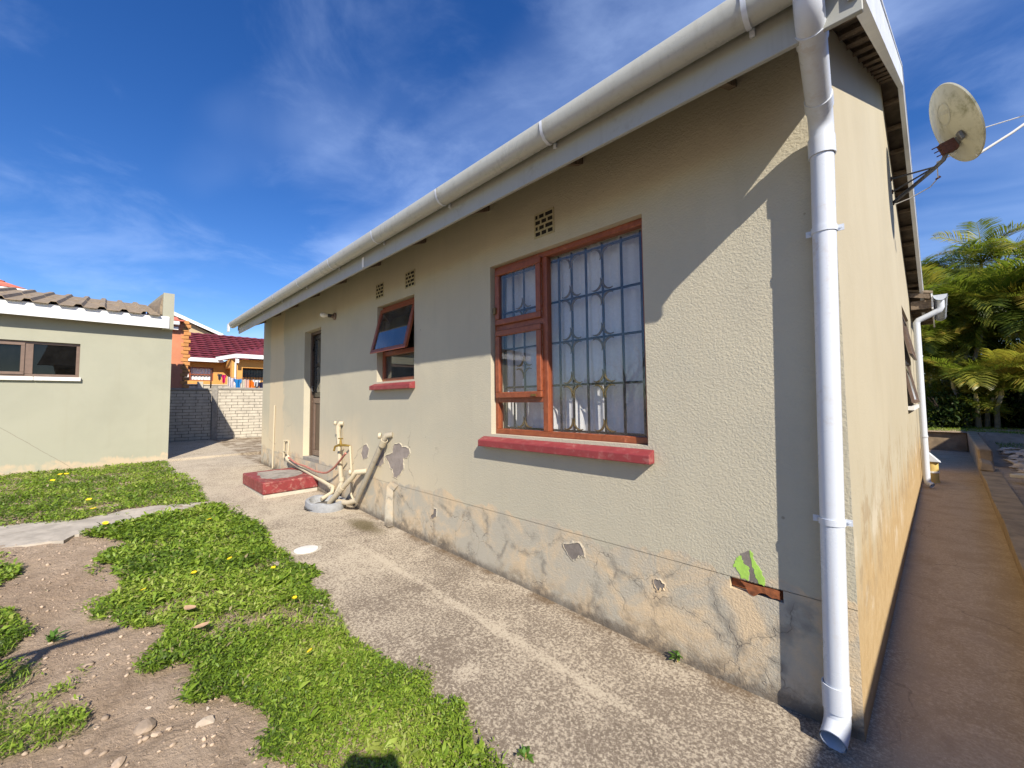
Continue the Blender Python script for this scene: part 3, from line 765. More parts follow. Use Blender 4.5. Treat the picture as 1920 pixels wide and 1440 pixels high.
# roof: tile courses laid up both slopes, stepped where they overlap
VERGE = 0.165
def roof_f(s, a, z): return None
def rx_right(s): return GX0+s*math.tan(DL)+VERGE
pitch = 0.466; RZ0 = 3.155
def rz(s): return RZ0+(s+0.53)*pitch if s <= 3.65 else RZ0+(4.18)*pitch-(s-3.65)*pitch
ncourse = 13
for side in (0, 1):
    for k in range(ncourse):
        sa = -0.60+k*(4.27/ncourse); sb = sa+4.27/ncourse+0.04
        if side: s0, s1 = 7.3-sa, 7.3-sb
        else: s0, s1 = sa, sb
        m = MB()
        # front lip is wavy for the lowest course, flat strips above
        n = 66 if (k == 0 and side == 0) else 1
        for i in range(n):
            f0, f1 = i/n, (i+1)/n
            xa0 = HX0-0.02; xb0 = rx_right(s0); xb1 = rx_right(s1)
            x0, x1 = xa0+(xb0-xa0)*f0, xa0+(xb0-xa0)*f1
            x2, x3 = xa0+(xb1-xa0)*f0, xa0+(xb1-xa0)*f1
            up = 0.026 if n > 1 and i % 2 == 0 else 0.0
            zl = rz(s0)+0.03; zh = rz(s1)-0.004
            y0, y1 = GY0+s0, GY0+s1
            if side: x0, x1 = x1, x0; x2, x3 = x3, x2
            m.hexa([(x0, y0, zl-0.022), (x1, y0, zl-0.022), (x3, y1, zh-0.022), (x2, y1, zh-0.022),
                    (x0, y0, zl+up), (x1, y0, zl+up), (x3, y1, zh+up), (x2, y1, zh+up)])
        m.build('tile_row', MAT['tile'], house)
m = MB(); m.tube([(HX0-0.02, GY0+3.65, rz(3.65)+0.03), (rx_right(3.65), GY0+3.65, rz(3.65)+0.03)], 0.1, 10); m.build('ridge', MAT['tile'], house, smooth=True)
# battens under the verge and rafters under the eave
for side in (0, 1):
    for k in range(11):
        s = 0.1+k*0.33
        s = s if not side else 7.3-s
        z = rz(s)-0.045
        m = MB(); a = gp(s-0.025, 0.002, 0); b = gp(s+0.025, VERGE-0.035, 0)
        m.hexa([(a.x, a.y, z-0.02), (b.x, a.y, z-0.02), (b.x, b.y, z-0.02), (a.x, b.y, z-0.02), (a.x, a.y, z+0.02), (b.x, a.y, z+0.02), (b.x, b.y, z+0.02), (a.x, b.y, z+0.02)])
        m.build('batten', MAT['rafter'], house)
for k in range(10):
    x = -0.62-k*1.02
    m = MB()
    m.hexa([(x-0.02, 1.905, rz(-0.5)-0.15), (x+0.02, 1.905, rz(-0.5)-0.15), (x+0.02, WALL_Y-0.002, rz(0)-0.15), (x-0.02, WALL_Y-0.002, rz(0)-0.15),
            (x-0.02, 1.905, rz(-0.5)-0.03), (x+0.02, 1.905, rz(-0.5)-0.03), (x+0.02, WALL_Y-0.002, rz(0)-0.03), (x-0.02, WALL_Y-0.002, rz(0)-0.03)])
    m.build('rafter', MAT['rafter'], house)
# fascia board, barge boards
FX1 = -0.052
m = MB(); m.box(-9.62, FX1, 1.88, 1.902, 2.93, 3.15); m.build('fascia', MAT['fascia'], house, bevel=0.003)
m = MB(); m.box(-4.06, -4.02, 1.872, 1.879, 2.945, 3.05); m.build('fascia_joint', MAT['white'], house)
for side in (0, 1):
    sA, sB = (-0.535, 3.65) if side == 0 else (7.85, 3.65)
    m = MB()
    for (o0, o1, dz0, dz1) in ((VERGE-0.03, VERGE+0.012, -0.17, 0.05), (VERGE-0.09, VERGE+0.018, 0.0505, 0.062)):
        p = []
        for dz in (dz0, dz1):
            for (s, off) in ((sA, o0), (sA, o1), (sB, o1), (sB, o0)):
                q = gp(s, off, rz(s)+dz); p.append(q)
        m.hexa(p)
    m.build('barge_board', MAT['metalw'], house)
m = MB()
m.box(-9.93, -9.80, 1.742, 1.76, 2.985, 3.15)
m.build('barge_end', MAT['white'], house)

# gutter along the eave
gut = MB()
def gprof(ofs=0.0):
    P = [(1.757, 3.158), (1.747, 3.167), (1.741, 3.158), (1.743, 3.125), (1.752, 3.09), (1.773, 3.064), (1.803, 3.053), (1.835, 3.06), (1.862, 3.085), (1.874, 3.12), (1.877, 3.16)]
    return [(y-(ofs if y < 1.8 else -0.0), z-ofs*0.9) for y, z in P]
def sweep_x(m, P, x0, x1, closed=False):
    n = len(P)
    m.add([(x0, y, z) for y, z in P]+[(x1, y, z) for y, z in P], [(i, i+1, n+i+1, n+i) for i in range(n-1)])
P = gprof(); Pin = [(y+(0.004 if y < 1.8 else -0.004), z+0.004) for y, z in P]
sweep_x(gut, P, -9.79, FX1); sweep_x(gut, Pin, -9.79, FX1)
n = len(P)
gut.add([(-9.79, y, z) for y, z in P], [tuple(range(n))]); gut.add([(FX1, y, z) for y, z in P], [tuple(range(n))[::-1]])
gobj = gut.build('gutter', MAT['gutter'], house, smooth=True, fix=False)
for k in range(9):
    x = -0.40-1.06*k if k < 8 else -9.6
    b = MB(); Pb = gprof(0.006)
    Pb = [(y, z) for y, z in Pb]
    b.add([(x-0.010, y, z) for y, z in Pb]+[(x+0.010, y, z) for y, z in Pb], [(i, i+1, len(Pb)+i+1, len(Pb)+i) for i in range(len(Pb)-1)])
    b.box(x-0.010, x+0.010, 1.866, 1.879, 3.052, 3.085)
    br = b.build('gutter_bracket', MAT['pvc'], gobj, smooth=True)
b = MB(); Pb = gprof(0.009); xj = -0.19
b.add([(xj-0.05, y, z) for y, z in Pb]+[(xj+0.05, y, z) for y, z in Pb], [(i, i+1, len(Pb)+i+1, len(Pb)+i) for i in range(len(Pb)-1)])
b.build('gutter_outlet', MAT['pvc'], gobj, smooth=True)

# downpipe at the near corner
PX, PY, PR = -0.287, 2.342, 0.046
PXT, PXB = -0.246, -0.290
px_at = lambda z: PXB+(PXT-PXB)*(z-0.14)/2.15
dp = MB()
dp.tube([(px_at(2.80), PY, 2.80), (px_at(0.17), PY, 0.17)], PR, 24, cap=False)
dpo = dp.build('downpipe', MAT['pvc'], house, smooth=True, fix=False)
s_ = MB(); BA = radians(74); zs0 = 2.77; x0_ = px_at(zs0); XTOP = -0.20
rel = [(0.0, -0.09), (0.0, 0.0)]
for i in range(1, 6):
    a = BA*i/5; rel.append((0.09*(1-cos(a)), 0.09*sin(a)))
y_, z_ = rel[-1]; DLn = (PY-1.812-2*0.09*(1-cos(BA)))/sin(BA)
rel.append((y_+DLn*sin(BA), z_+DLn*cos(BA)))
y_, z_ = rel[-1]
for i in range(1, 6):
    a = BA*(1-i/5); rel.append((y_+0.09*(cos(a)-cos(BA)), z_+0.09*(sin(BA)-sin(a))))
rel.append((rel[-1][0], rel[-1][1]+0.05))
ym = rel[-1][0]
pts = [Vector((x0_+(XTOP-x0_)*max(0, y_)/ym, PY-y_, zs0+z_)) for y_, z_ in rel]
s_.tube(pts, PR*1.06, 24, cap=False)
s_.build('swan_neck', MAT['pvc'], dpo, smooth=True, fix=False)
dirv = (pts[7]-pts[6]).normalized()
for q, dv_, L_ in ((Vector((px_at(2.68), PY, 2.665)), Vector((0, 0, 1)), 0.085), (pts[6]+dirv*0.01, dirv, 0.06), (pts[7]-dirv*0.07, dirv, 0.06)):
    c = MB(); c.lathe([(PR*1.04, 0), (PR*1.16, 0), (PR*1.16, L_), (PR*1.04, L_)], q, dv_, 24)
    c.build('pipe_collar', MAT['pvc'], dpo, smooth=True)
for z in (2.31, 0.965):
    c = MB(); c.lathe([(PR*1.0, -0.014), (PR*1.09, -0.014), (PR*1.09, 0.014), (PR*1.0, 0.014)], (px_at(z), PY, z), (0, 0, 1), 24)
    for sgn in (-1, 1):
        c.box(px_at(z)+sgn*0.05-0.022, px_at(z)+sgn*0.05+0.022, PY+0.012, PY+0.017, z-0.014, z+0.014)
        c.cyl((px_at(z)+sgn*0.06, PY+0.012, z), (px_at(z)+sgn*0.06, PY+0.007, z), 0.005, 8)
    c.build('pipe_clamp', MAT['pvc'], dpo, smooth=True)
# shoe: collar and open bend pointing out at the ground
c = MB()
c.lathe([(PR*1.0, 0.11), (PR*1.13, 0.11), (PR*1.13, 0.0), (PR*1.05, 0.0)], (PX-0.004, PY, 0.135), (0, 0, 1), 26)
pts = [Vector((PX-0.004, PY, 0.19)), Vector((PX-0.004, PY, 0.10)), Vector((PX-0.005, PY-0.012, 0.078)), Vector((PX-0.008, PY-0.04, 0.060)), Vector((PX-0.014, PY-0.088, 0.043))]
c.tube(pts, [PR*1.06]*5, 26, cap=False)
pin = [p.copy() for p in pts]
c.tube(pin[1:], [PR*0.96]*4, 26, cap=False)
c.build('pipe_shoe', MAT['pvc'], dpo, smooth=True, fix=False)

# ---- big window
FR_Y = WALL_Y+0.055
def frame_bar(m, x0, x1, z0, z1, y0=FR_Y, y1=FR_Y+0.06): m.box(x0, x1, y0, y1, z0, z1)
win = MB()
x0, x1, z0, z1 = W1
frame_bar(win, x0, x1, z1-0.045, z1); frame_bar(win, x0, x1, z0, z0+0.045)
frame_bar(win, x0, x0+0.035, z0+0.0452, z1-0.0452); frame_bar(win, x1-0.035, x1, z0+0.0452, z1-0.0452)
frame_bar(win, -2.085, -2.03, z0+0.0452, z1-0.0452)
frame_bar(win, x0+0.0352, -2.0852, 2.14, 2.20); frame_bar(win, x0+0.0352, -2.0852, 1.51, 1.56)
window = win.build('window', MAT['frame'], house, bevel=0.004)
def sash(m, f, u0, u1, v0, v1, bw, w0, w1):
    m.fbox(f, u0, u1, v0, v0+bw, w0, w1); m.fbox(f, u0, u1, v1-bw, v1, w0, w1)
    m.fbox(f, u0, u0+bw, v0+bw+0.0005, v1-bw-0.0005, w0, w1); m.fbox(f, u1-bw, u1, v0+bw+0.0005, v1-bw-0.0005, w0, w1)
for (a, b) in ((2.195, 2.69), (1.55, 2.145)):
    s_ = MB(); sash(s_, fy, x0+0.028, -2.078, a, b, 0.05, 0.026, 0.0545)
    so = s_.build('sash', MAT['frame'], window, bevel=0.005)
    h = MB(); h.box(-2.18, -2.13, WALL_Y+0.012, WALL_Y+0.0255, a+0.012, a+0.028) if a < 2 else h.box(x0+0.05, x0+0.02, WALL_Y+0.012, WALL_Y+0.0255, a+0.1, a+0.16)
    h = h.build('catch', MAT['brass'], window)
for (a, b, c_, d_, yy_) in ((x0+0.07, -2.12, 2.24, 2.645, 0.046), (x0+0.07, -2.12, 1.595, 2.10, 0.046), (x0+0.03, -2.08, 1.275, 1.515, 0.09), (-2.035, x1-0.03, 1.275, 2.69, 0.09)):
    pn = MB(); pn.box(a, b, WALL_Y+yy_, WALL_Y+yy_+0.004, c_, d_); pn.build('pane', MAT['glass'], window)
bars = MB(); BY = WALL_Y+0.155
bx = [-2.62, -2.50, -2.37, -2.10, -1.98, -1.855, -1.72, -1.575, -1.42, -1.27]
bz = [1.285, 1.645, 1.99, 2.325, 2.665]
for x in bx: bars.tube([(x, BY, 1.27), (x, BY, 2.69)], 0.0095, 6)
for z in bz: bars.tube([(-2.64, BY+0.007, z), (-1.2, BY+0.007, z)], 0.0095, 6)
for z in (1.46, 1.56, 1.78, 2.08, 2.18, 2.42): bars.tube([(-2.17, BY, z), (-2.10, BY, z)], 0.005, 6)
bars.build('burglar_bars', MAT['iron'], window)
def ornament(x, z, top=True, bot=True):
    """four crescents back to back, horns turned outwards"""
    m = MB(); a, b, r_ = 0.063, 0.074, 0.056
    for sx in (-1, 1):
        for sz in ((1,) if not bot else ((-1,) if not top else (-1, 1))):
            pts = []; rs = []
            for i in range(11):
                t = radians(-28+146*i/10)
                pts.append((x+sx*(a-r_*cos(t)), BY-0.012, z+sz*(b-r_*1.1*sin(t))))
                rs.append(0.003+0.006*sin(pi*i/10))
            m.tube(pts, rs, 6)
    return m
for x, zs in ((-2.37, (1.285, 1.645+0.17, 2.325)), (-1.855, bz), (-1.575, bz)):
    for z in zs:
        om = ornament(x, z, top=(z < 2.6), bot=(z > 1.4)); om.build('scroll', MAT['brass'], window, smooth=True)
def sill(name, xa, xb, ztop, yb, ht, mat, parent, proj=0.075):
    m = MB()
    y0 = WALL_Y-proj
    m.hexa([(xa, y0, ztop-0.045-ht), (xb, y0, ztop-0.045-ht), (xb, yb, ztop-0.045-ht), (xa, yb, ztop-0.045-ht),
            (xa, y0, ztop-0.05), (xb, y0, ztop-0.05), (xb, yb, ztop), (xa, yb, ztop)])
    return m.build(name, mat, parent, bevel=0.006, seg=2)
def sillcut(name, w_, ext, ztop, ht, mat, parent):   # sill with ears over the wall face
    xa, xb = w_[0], w_[1]
    m = MB(); y0, ym, yb = WALL_Y-0.072, WALL_Y-0.001, FR_Y+0.001
    z = lambda y: ztop-0.055*(yb-y)/(yb-y0)
    zb = ztop-0.055-ht
    m.hexa([(xa-ext, y0, zb), (xb+ext*0.4, y0, zb), (xb+ext*0.4, ym, zb), (xa-ext, ym, zb), (xa-ext, y0, z(y0)), (xb+ext*0.4, y0, z(y0)), (xb+ext*0.4, ym, z(ym)), (xa-ext, ym, z(ym))])
    m.hexa([(xa+0.002, ym, zb), (xb-0.002, ym, zb), (xb-0.002, yb, zb), (xa+0.002, yb, zb), (xa+0.002, ym, z(ym)), (xb-0.002, ym, z(ym)), (xb-0.002, yb, z(yb)), (xa+0.002, yb, z(yb))])
    return m.build(name, mat, parent, bevel=0.005, seg=2)
sillcut('window_sill', W1, 0.10, 1.238, 0.055, MAT['sillred'], window)

# ---- small window with the top sash pushed open
x0, x1, z0, z1 = W2
win = MB(); y0 = FR_Y+0.02
frame_bar(win, x0, x1, z1-0.045, z1, y0, y0+0.06); frame_bar(win, x0, x1, z0, z0+0.045, y0, y0+0.06)
frame_bar(win, x0, x0+0.045, z0+0.0452, z1-0.0452, y0, y0+0.06); frame_bar(win, x1-0.045, x1, z0+0.0452, z1-0.0452, y0, y0+0.06)
frame_bar(win, x0+0.0452, x1-0.0452, 2.10, 2.155, y0, y0+0.06)
window2 = win.build('window', MAT['frame'], house, bevel=0.004)
ang = radians(14); hz, hy = z1-0.03, y0-0.004
of = lambda u, v, w_: Vector((u, hy-(hz-v)*sin(ang)+w_*cos(ang), hz-(hz-v)*cos(ang)+w_*sin(ang)))
s_ = MB(); sash(s_, of, x0+0.025, x1-0.02, 2.11, hz-0.004, 0.05, -0.04, 0)
so = s_.build('open_sash', MAT['frame'], window2, bevel=0.004)
pn = MB(); pn.fbox(of, x0+0.07, x1-0.065, 2.155, hz-0.05, -0.022, -0.018); pn.build('pane', MAT['glassdark'], window2)
st = MB(); st.tube([of(x0+0.3, 2.16, 0), (x0+0.3, y0+0.01, 2.19)], 0.006, 6); st.build('stay', MAT['galv'], window2)
pn = MB(); pn.box(x0+0.03, x1-0.03, y0+0.025, y0+0.029, 1.81, 2.11); pn.build('pane', MAT['glassdark'], window2)
sillcut('window_sill', W2, 0.06, 1.778, 0.05, MAT['sillred'], window2)
# towel rail seen dimly behind the lower pane is left to the dark room

# ---- stable door
x0, x1, z0, z1 = DR
yd = WALL_Y+0.13
dm = MB(); dm.box(x0, x0+0.05, yd-0.03, yd+0.05, z0, z1); dm.box(x1-0.05, x1, yd-0.03, yd+0.05, z0, z1); dm.box(x0+0.0502, x1-0.0502, yd-0.03, yd+0.05, z1-0.05, z1)
door = dm.build('door', MAT['brown'], house, bevel=0.004)
fd = lambda u, v, w_: Vector((u, yd+w_, v))
s_ = MB(); sash(s_, fd, x0+0.054, x1-0.054, z0+0.012, 1.60, 0.09, 0.0, 0.035); s_.build('lower_leaf', MAT['brownframe'], door, bevel=0.006)
pn = MB(); pn.box(x0+0.14, x1-0.14, yd+0.014, yd+0.03, z0+0.1, 1.515); pn.build('door_panel', MAT['brown'], door)
s_ = MB(); sash(s_, fd, x0+0.054, x1-0.054, 1.612, z1-0.055, 0.085, 0.006, 0.04); s_.fbox(fd, x0+0.14, x1-0.14, 2.13, 2.19, 0.008, 0.038); s_.build('upper_leaf', MAT['blackdoor'], door, bevel=0.005)
for a, b in ((1.70, 2.128), (2.192, z1-0.142)):
    pn = MB(); pn.box(x0+0.14, x1-0.14, yd+0.02, yd+0.024, a, b); pn.build('pane', MAT['glassdark'], door)
hd = MB(); hd.tube([(x0+0.09, yd-0.004, 1.72), (x0+0.09, yd-0.03, 1.72), (x0+0.09, yd-0.03, 1.80), (x0+0.09, yd-0.004, 1.80)], 0.007, 8)
hd.build('handle', MAT['galv'], door, smooth=True)
for z in (1.70, 2.45):
    hd = MB(); hd.box(x0+0.045, x0+0.065, yd-0.012, yd-0.0005, z-0.04, z+0.04); hd.build('hinge', MAT['blackdoor'], door)

# ---- air bricks, peeled patches
def airbrick(xc, zc, w_, h_):
    m = MB(); y0, y1 = WALL_Y-0.006, WALL_Y+0.002
    xs_ = [xc-w_/2, xc-w_/2+0.014]
    n = 3; cw = (w_-0.014*(n+1))/n
    rows = 4; rh = (h_-0.014*(rows+1))/rows
    for r in range(rows+1):
        zz = zc-h_/2+r*(rh+0.014); m.box(xc-w_/2, xc+w_/2, y0, y1, zz, zz+0.014)
    for r in range(rows):
        zz = zc-h_/2+r*(rh+0.014)+0.0142
        sh = 0.5*cw if r % 2 else 0
        for c_ in range(n+1):
            xx = xc-w_/2+c_*(cw+0.014)-(sh if 0 < c_ < n else 0)
            m.box(xx, xx+0.014, y0+0.001, y1, zz, zz+rh-0.0004)
    o = m.build('air_brick', MAT['vent'], house)
    v = MB(); v.quad((xc-w_/2+0.004, WALL_Y-0.0015, zc-h_/2+0.004), (xc+w_/2-0.004, WALL_Y-0.0015, zc-h_/2+0.004), (xc+w_/2-0.004, WALL_Y-0.0015, zc+h_/2-0.004), (xc-w_/2+0.004, WALL_Y-0.0015, zc+h_/2-0.004))
    v.build('vent_shade_sheet', MAT['ventshade'], o)  # flat dark sheet on the wall face, standing in for shade in the slots
airbrick(-2.0, 2.927, 0.205, 0.20); airbrick(-3.99, 2.918, 0.205, 0.19); airbrick(-4.705, 2.925, 0.205, 0.19)

def patch(name, px, mat, proud=0.002, sub=4, amp=0.010, y=WALL_Y, inside=0.003, rim=0.014):
    P = [on_y(a, b, y) for a, b in px]; poly = rough_poly([(p.x, p.z) for p in P], sub, amp)
    m = MB(); m.prism(poly, lambda u, v, w_: Vector((u, y+w_, v)), -proud, inside)
    o = m.build(name, mat, house)
    if rim:
        n_ = len(poly); cx_ = sum(p[0] for p in poly)/n_; cz_ = sum(p[1] for p in poly)/n_; r_ = MB(); outp = []
        ar = sum(poly[i][0]*poly[(i+1) % n_][1]-poly[(i+1) % n_][0]*poly[i][1] for i in range(n_)); sg = 1 if ar > 0 else -1
        for i in range(n_):
            a, b = poly[i-1], poly[(i+1) % n_]; tx, tz = b[0]-a[0], b[1]-a[1]; L_ = sqrt(tx*tx+tz*tz)+1e-6; k_ = rim*random.uniform(0.5, 1.5)
            outp.append((poly[i][0]+sg*tz/L_*k_, poly[i][1]-sg*tx/L_*k_))
        for i in range(n_):
            j = (i+1) % n_; lift = random.uniform(0.004, 0.008)
            r_.quad((poly[i][0], y-lift, poly[i][1]), (poly[j][0], y-lift, poly[j][1]), (outp[j][0], y-0.0006, outp[j][1]), (outp[i][0], y-0.0006, outp[i][1]))
            r_.quad((poly[i][0], y-lift, poly[i][1]), (poly[j][0], y-lift, poly[j][1]), (poly[j][0], y+0.001, poly[j][1]), (poly[i][0], y+0.001, poly[i][1]))
        r_.build('paint_rim', MAT['front'], o, fix=False)
    return o
patch('peeled_patch', [(738, 835), (748, 830), (755, 838), (766, 840), (769, 850), (764, 858), (756, 860), (757, 870), (757, 880), (750, 890), (744, 897), (738, 893), (736, 880), (731, 875), (728, 864), (722, 856), (736, 850)], MAT['plaster'], sub=3, amp=0.008)
patch('peeled_patch', [(705, 852), (712, 838), (719, 828), (721, 850), (720, 868), (712, 874), (703, 874)], MAT['plaster'], 0.0017, 3, 0.012)
patch('peeled_patch', [(680, 838), (687, 832), (692, 842), (690, 858), (682, 862), (678, 852)], MAT['plaster'], 0.0017, 3, 0.01)
patch('peeled_patch', [(1056, 1019), (1074, 1019), (1087, 1018), (1093, 1028), (1095, 1043), (1086, 1041), (1080, 1049), (1071, 1048), (1063, 1036)], MAT['plasterd'], 0.002, 3, 0.005)
patch('peeled_patch', [(1225, 1087), (1232, 1085), (1240, 1088), (1246, 1096), (1244, 1106), (1237, 1102), (1233, 1110), (1228, 1098)], MAT['plasterd'], 0.002, 3, 0.004, rim=0.008)
patch('peeled_patch', [(816, 954), (819, 953), (819, 968), (813, 972), (807, 970), (812, 963)], MAT['plasterd'], 0.002, 2, 0.006, rim=0.008)
patch('paint_scar', [(1379, 1048), (1388, 1040), (1394, 1056), (1404, 1064), (1404, 1088), (1390, 1084), (1385, 1070), (1376, 1062)], MAT['lime'], 0.002, 4, 0.005, rim=0)
patch('paint_scar', [(1405, 1032), (1411, 1036), (1414, 1050), (1424, 1066), (1432, 1080), (1434, 1099), (1424, 1094), (1416, 1078), (1410, 1056)], MAT['lime'], 0.002, 4, 0.004, rim=0)
patch('peeled_patch', [(1389, 1039), (1404, 1032), (1409, 1055), (1415, 1078), (1422, 1094), (1406, 1089), (1404, 1064), (1394, 1055)], MAT['plasterd'], 0.0012, 4, 0.004, rim=0)
m = MB(); m.box(BRK[0]+0.0, BRK[1]-0.0, WALL_Y+0.028, WALL_Y+0.1, BRK[2]+0.002, 0.561); m.build('exposed_brick', MAT['rawbrick'], house, bevel=0.006)
patch('broken_edge', [(1388, 1088), (1410, 1096), (1440, 1103), (1463, 1109), (1464, 1125), (1448, 1121), (1436, 1113), (1424, 1111), (1414, 1118), (1404, 1112), (1396, 1100)], MAT['rawbrick'], 0.0022, 2, 0.003, rim=0)
# paint skin that has let go of the wall and folds down to the ground
m = MB()
fl = [(-4.43, 2.345, 0.085), (-4.33, 2.395, 0.085), (-4.34, 2.395, 0.25), (-4.32, 2.39, 0.50), (-4.40, 2.36, 0.545), (-4.42, 2.345, 0.30)]
m.add([Vector(p) for p in fl]+[Vector(p)+Vector((0.003, 0.004, 0)) for p in fl], [(0, 1, 2, 5), (5, 2, 3, 4), (6, 11, 8, 7), (11, 10, 9, 8), (0, 5, 11, 6), (5, 4, 10, 11), (4, 3, 9, 10)])
m.add([(-4.40, 2.36, 0.545), (-4.30, 2.39, 0.50), (-4.22, 2.40, 0.57), (-4.34, 2.37, 0.60)], [(0, 1, 2, 3)])
m.add([(-4.43, 2.34, 0.098), (-4.30, 2.39, 0.098), (-4.31, 2.33, 0.095)], [(0, 1, 2)])
m.build('paint_flap', MAT['front'], house)
# thin white conduit at the far corner
m = MB(); m.tube([on_y(515, 760, WALL_Y-0.018), on_y(511, 878, WALL_Y-0.018)], 0.014, 8); m.build('conduit', MAT['beigepipe'], house, smooth=True)

# ---- gable window: brown frame, two top-hung sashes pushed out, white sill
m = MB(); sash(m, gf, GW[0], GW[1], GW[2], GW[3], 0.045, 0.07, 0.12); m.fbox(gf, GW[0]+0.046, GW[1]-0.046, 2.04, 2.09, 0.071, 0.119)
gw = m.build('window', MAT['brownframe'], house)
for (a, b) in ((2.08, 2.70), (1.43, 2.05)):
    an = radians(9)
    og = lambda u, v, w_, b=b: gf(u, b-(b-v)*cos(an)+w_*sin(an), 0.06-(b-v)*sin(an)+w_)
    s_ = MB(); sash(s_, og, GW[0]+0.03, GW[1]-0.03, a, b, 0.045, -0.035, 0); s_.build('open_sash', MAT['brownframe'], gw)
    p_ = MB(); p_.fbox(og, GW[0]+0.07, GW[1]-0.07, a+0.04, b-0.04, -0.02, -0.016); p_.build('pane', MAT['glassdark'], gw)
m = MB(); m.fbox(gf, GW[0]-0.04, GW[1]+0.05, 1.345, 1.396, -0.06, -0.001); m.fbox(gf, GW[0]+0.003, GW[1]-0.003, 1.35, 1.398, 0.0, 0.07); m.build('window_sill', MAT['white'], gw)

# ---- lower wing beyond the gable: eave, rafters, gutter, second downpipe
SY0, SY1 = GY0+7.22, GY0+9.9
def wx(y): return GX0+(y-GY0)*math.tan(DL)
m = MB()
for k in range(1):
    m.hexa([(wx(SY0)-2.0, SY0, 3.83), (wx(SY0)+0.29, SY0, 3.24), (wx(SY1)+0.29, SY1, 3.24), (wx(SY1)-2.0, SY1, 3.83),
            (wx(SY0)-2.0, SY0, 3.87), (wx(SY0)+0.29, SY0, 3.28), (wx(SY1)+0.29, SY1, 3.28), (wx(SY1)-2.0, SY1, 3.87)])
m.build('wing_roof', MAT['asb'], house)
m = MB(); m.box(wx(SY0)+0.02, wx(SY0)+0.262, SY0+0.03, SY0+0.075, 3.0, 3.14); m.build('rafter', MAT['rafter'], house)
m = MB(); m.hexa([(wx(SY0)-0.02, SY0-0.03, 3.22), (wx(SY0)+0.25, SY0-0.03, 3.15), (wx(SY0)+0.25, SY0, 3.15), (wx(SY0)-0.02, SY0, 3.22), (wx(SY0)-0.02, SY0-0.03, 3.29), (wx(SY0)+0.25, SY0-0.03, 3.23), (wx(SY0)+0.25, SY0, 3.23), (wx(SY0)-0.02, SY0, 3.29)]); m.build('barge_board', MAT['rafter'], house)
for k in range(4):
    y = SY0+0.45+k*0.6
    m = MB(); m.box(wx(y)+0.002, wx(y)+0.262, y, y+0.05, 3.0, 3.14); m.build('rafter', MAT['rafter'], house)
m = MB(); m.hexa([(wx(SY0)+0.265, SY0, 2.98), (wx(SY0)+0.285, SY0, 2.98), (wx(SY1)+0.285, SY1, 2.98), (wx(SY1)+0.265, SY1, 2.98), (wx(SY0)+0.265, SY0, 3.235), (wx(SY0)+0.285, SY0, 3.235), (wx(SY1)+0.285, SY1, 3.235), (wx(SY1)+0.265, SY1, 3.235)]); m.build('fascia', MAT['white'], house)
m = MB(); n = 11
def g2(y, t, r=0.085):
    a = pi*t; return (wx(y)+0.287+r-r*cos(a), y, 3.19-r*sin(a)*1.05)
m.add([g2(SY0-0.05, i/(n-1)) for i in range(n)]+[g2(SY1, i/(n-1)) for i in range(n)], [(i, i+1, n+i+1, n+i) for i in range(n-1)])
m.add([g2(SY0-0.045, i/(n-1)) for i in range(n)], [tuple(range(n))])
wg = m.build('gutter', MAT['pvc'], house, smooth=True, fix=False)
for y in (SY0-0.04, SY0+0.9, SY0+1.7, SY0+2.4):
    b = MB(); b.add([g2(y-0.015, i/(n-1), 0.091) for i in range(n)]+[g2(y+0.015, i/(n-1), 0.091) for i in range(n)], [(i, i+1, n+i+1, n+i) for i in range(n-1)])
    b.build('gutter_bracket', MAT['pvc'], wg, smooth=True)
p = MB(); ya = SY0+0.05; xa = wx(ya)+0.372; xw = wx(ya)+0.075
pts = [(xa, ya, 3.12), (xa, ya, 3.0), (xa-0.02, ya, 2.95), (xa-0.06, ya, 2.925), (xw+0.07, ya, 2.835), (xw+0.025, ya, 2.815), (xw, ya, 2.77), (xw, ya, 2.70), (xw, ya+0.02, 0.14), (xw+0.01, ya+0.01, 0.08), (xw+0.06, ya-0.03, 0.045)]
p.tube(pts, 0.045, 16, cap=False)
p2 = p.build('downpipe', MAT['pvc'], house, smooth=True, fix=False)
for z in (2.2, 0.85):
    c = MB(); c.lathe([(0.046, -0.014), (0.05, -0.014), (0.05, 0.014), (0.046, 0.014)], (xw, ya+0.01, z), (0, 0, 1), 16); c.build('pipe_clamp', MAT['pvc'], p2, smooth=True)

# ------------------------------------------------------------------ things on and by the long wall
# curtain behind the big window
m = MB(); n = 260; zz = [1.1, 1.5, 1.9, 2.3, 2.76]
vs = []
for j, z in enumerate(zz):
    for i in range(n):
        x = -3.2+i*(2.25/(n-1)); f = 0.75+0.35*sin(i*0.021+j*0.4)
        y = WALL_Y+0.235+0.035*f*1.5*sin(x*27+0.9*sin(x*5)+0.1*j)+0.012*sin(x*71+j*0.3)
        vs.append((x+0.004*sin(z*4+x*9), y, z))
m.add(vs, [(j*n+i, j*n+i+1, (j+1)*n+i+1, (j+1)*n+i) for j in range(len(zz)-1) for i in range(n-1)])
o = m.build('curtain', MAT['curtain'], None, smooth=True, fix=False)
tag(o, 'white sheer curtain hanging in folds behind the barred window', 'curtain')

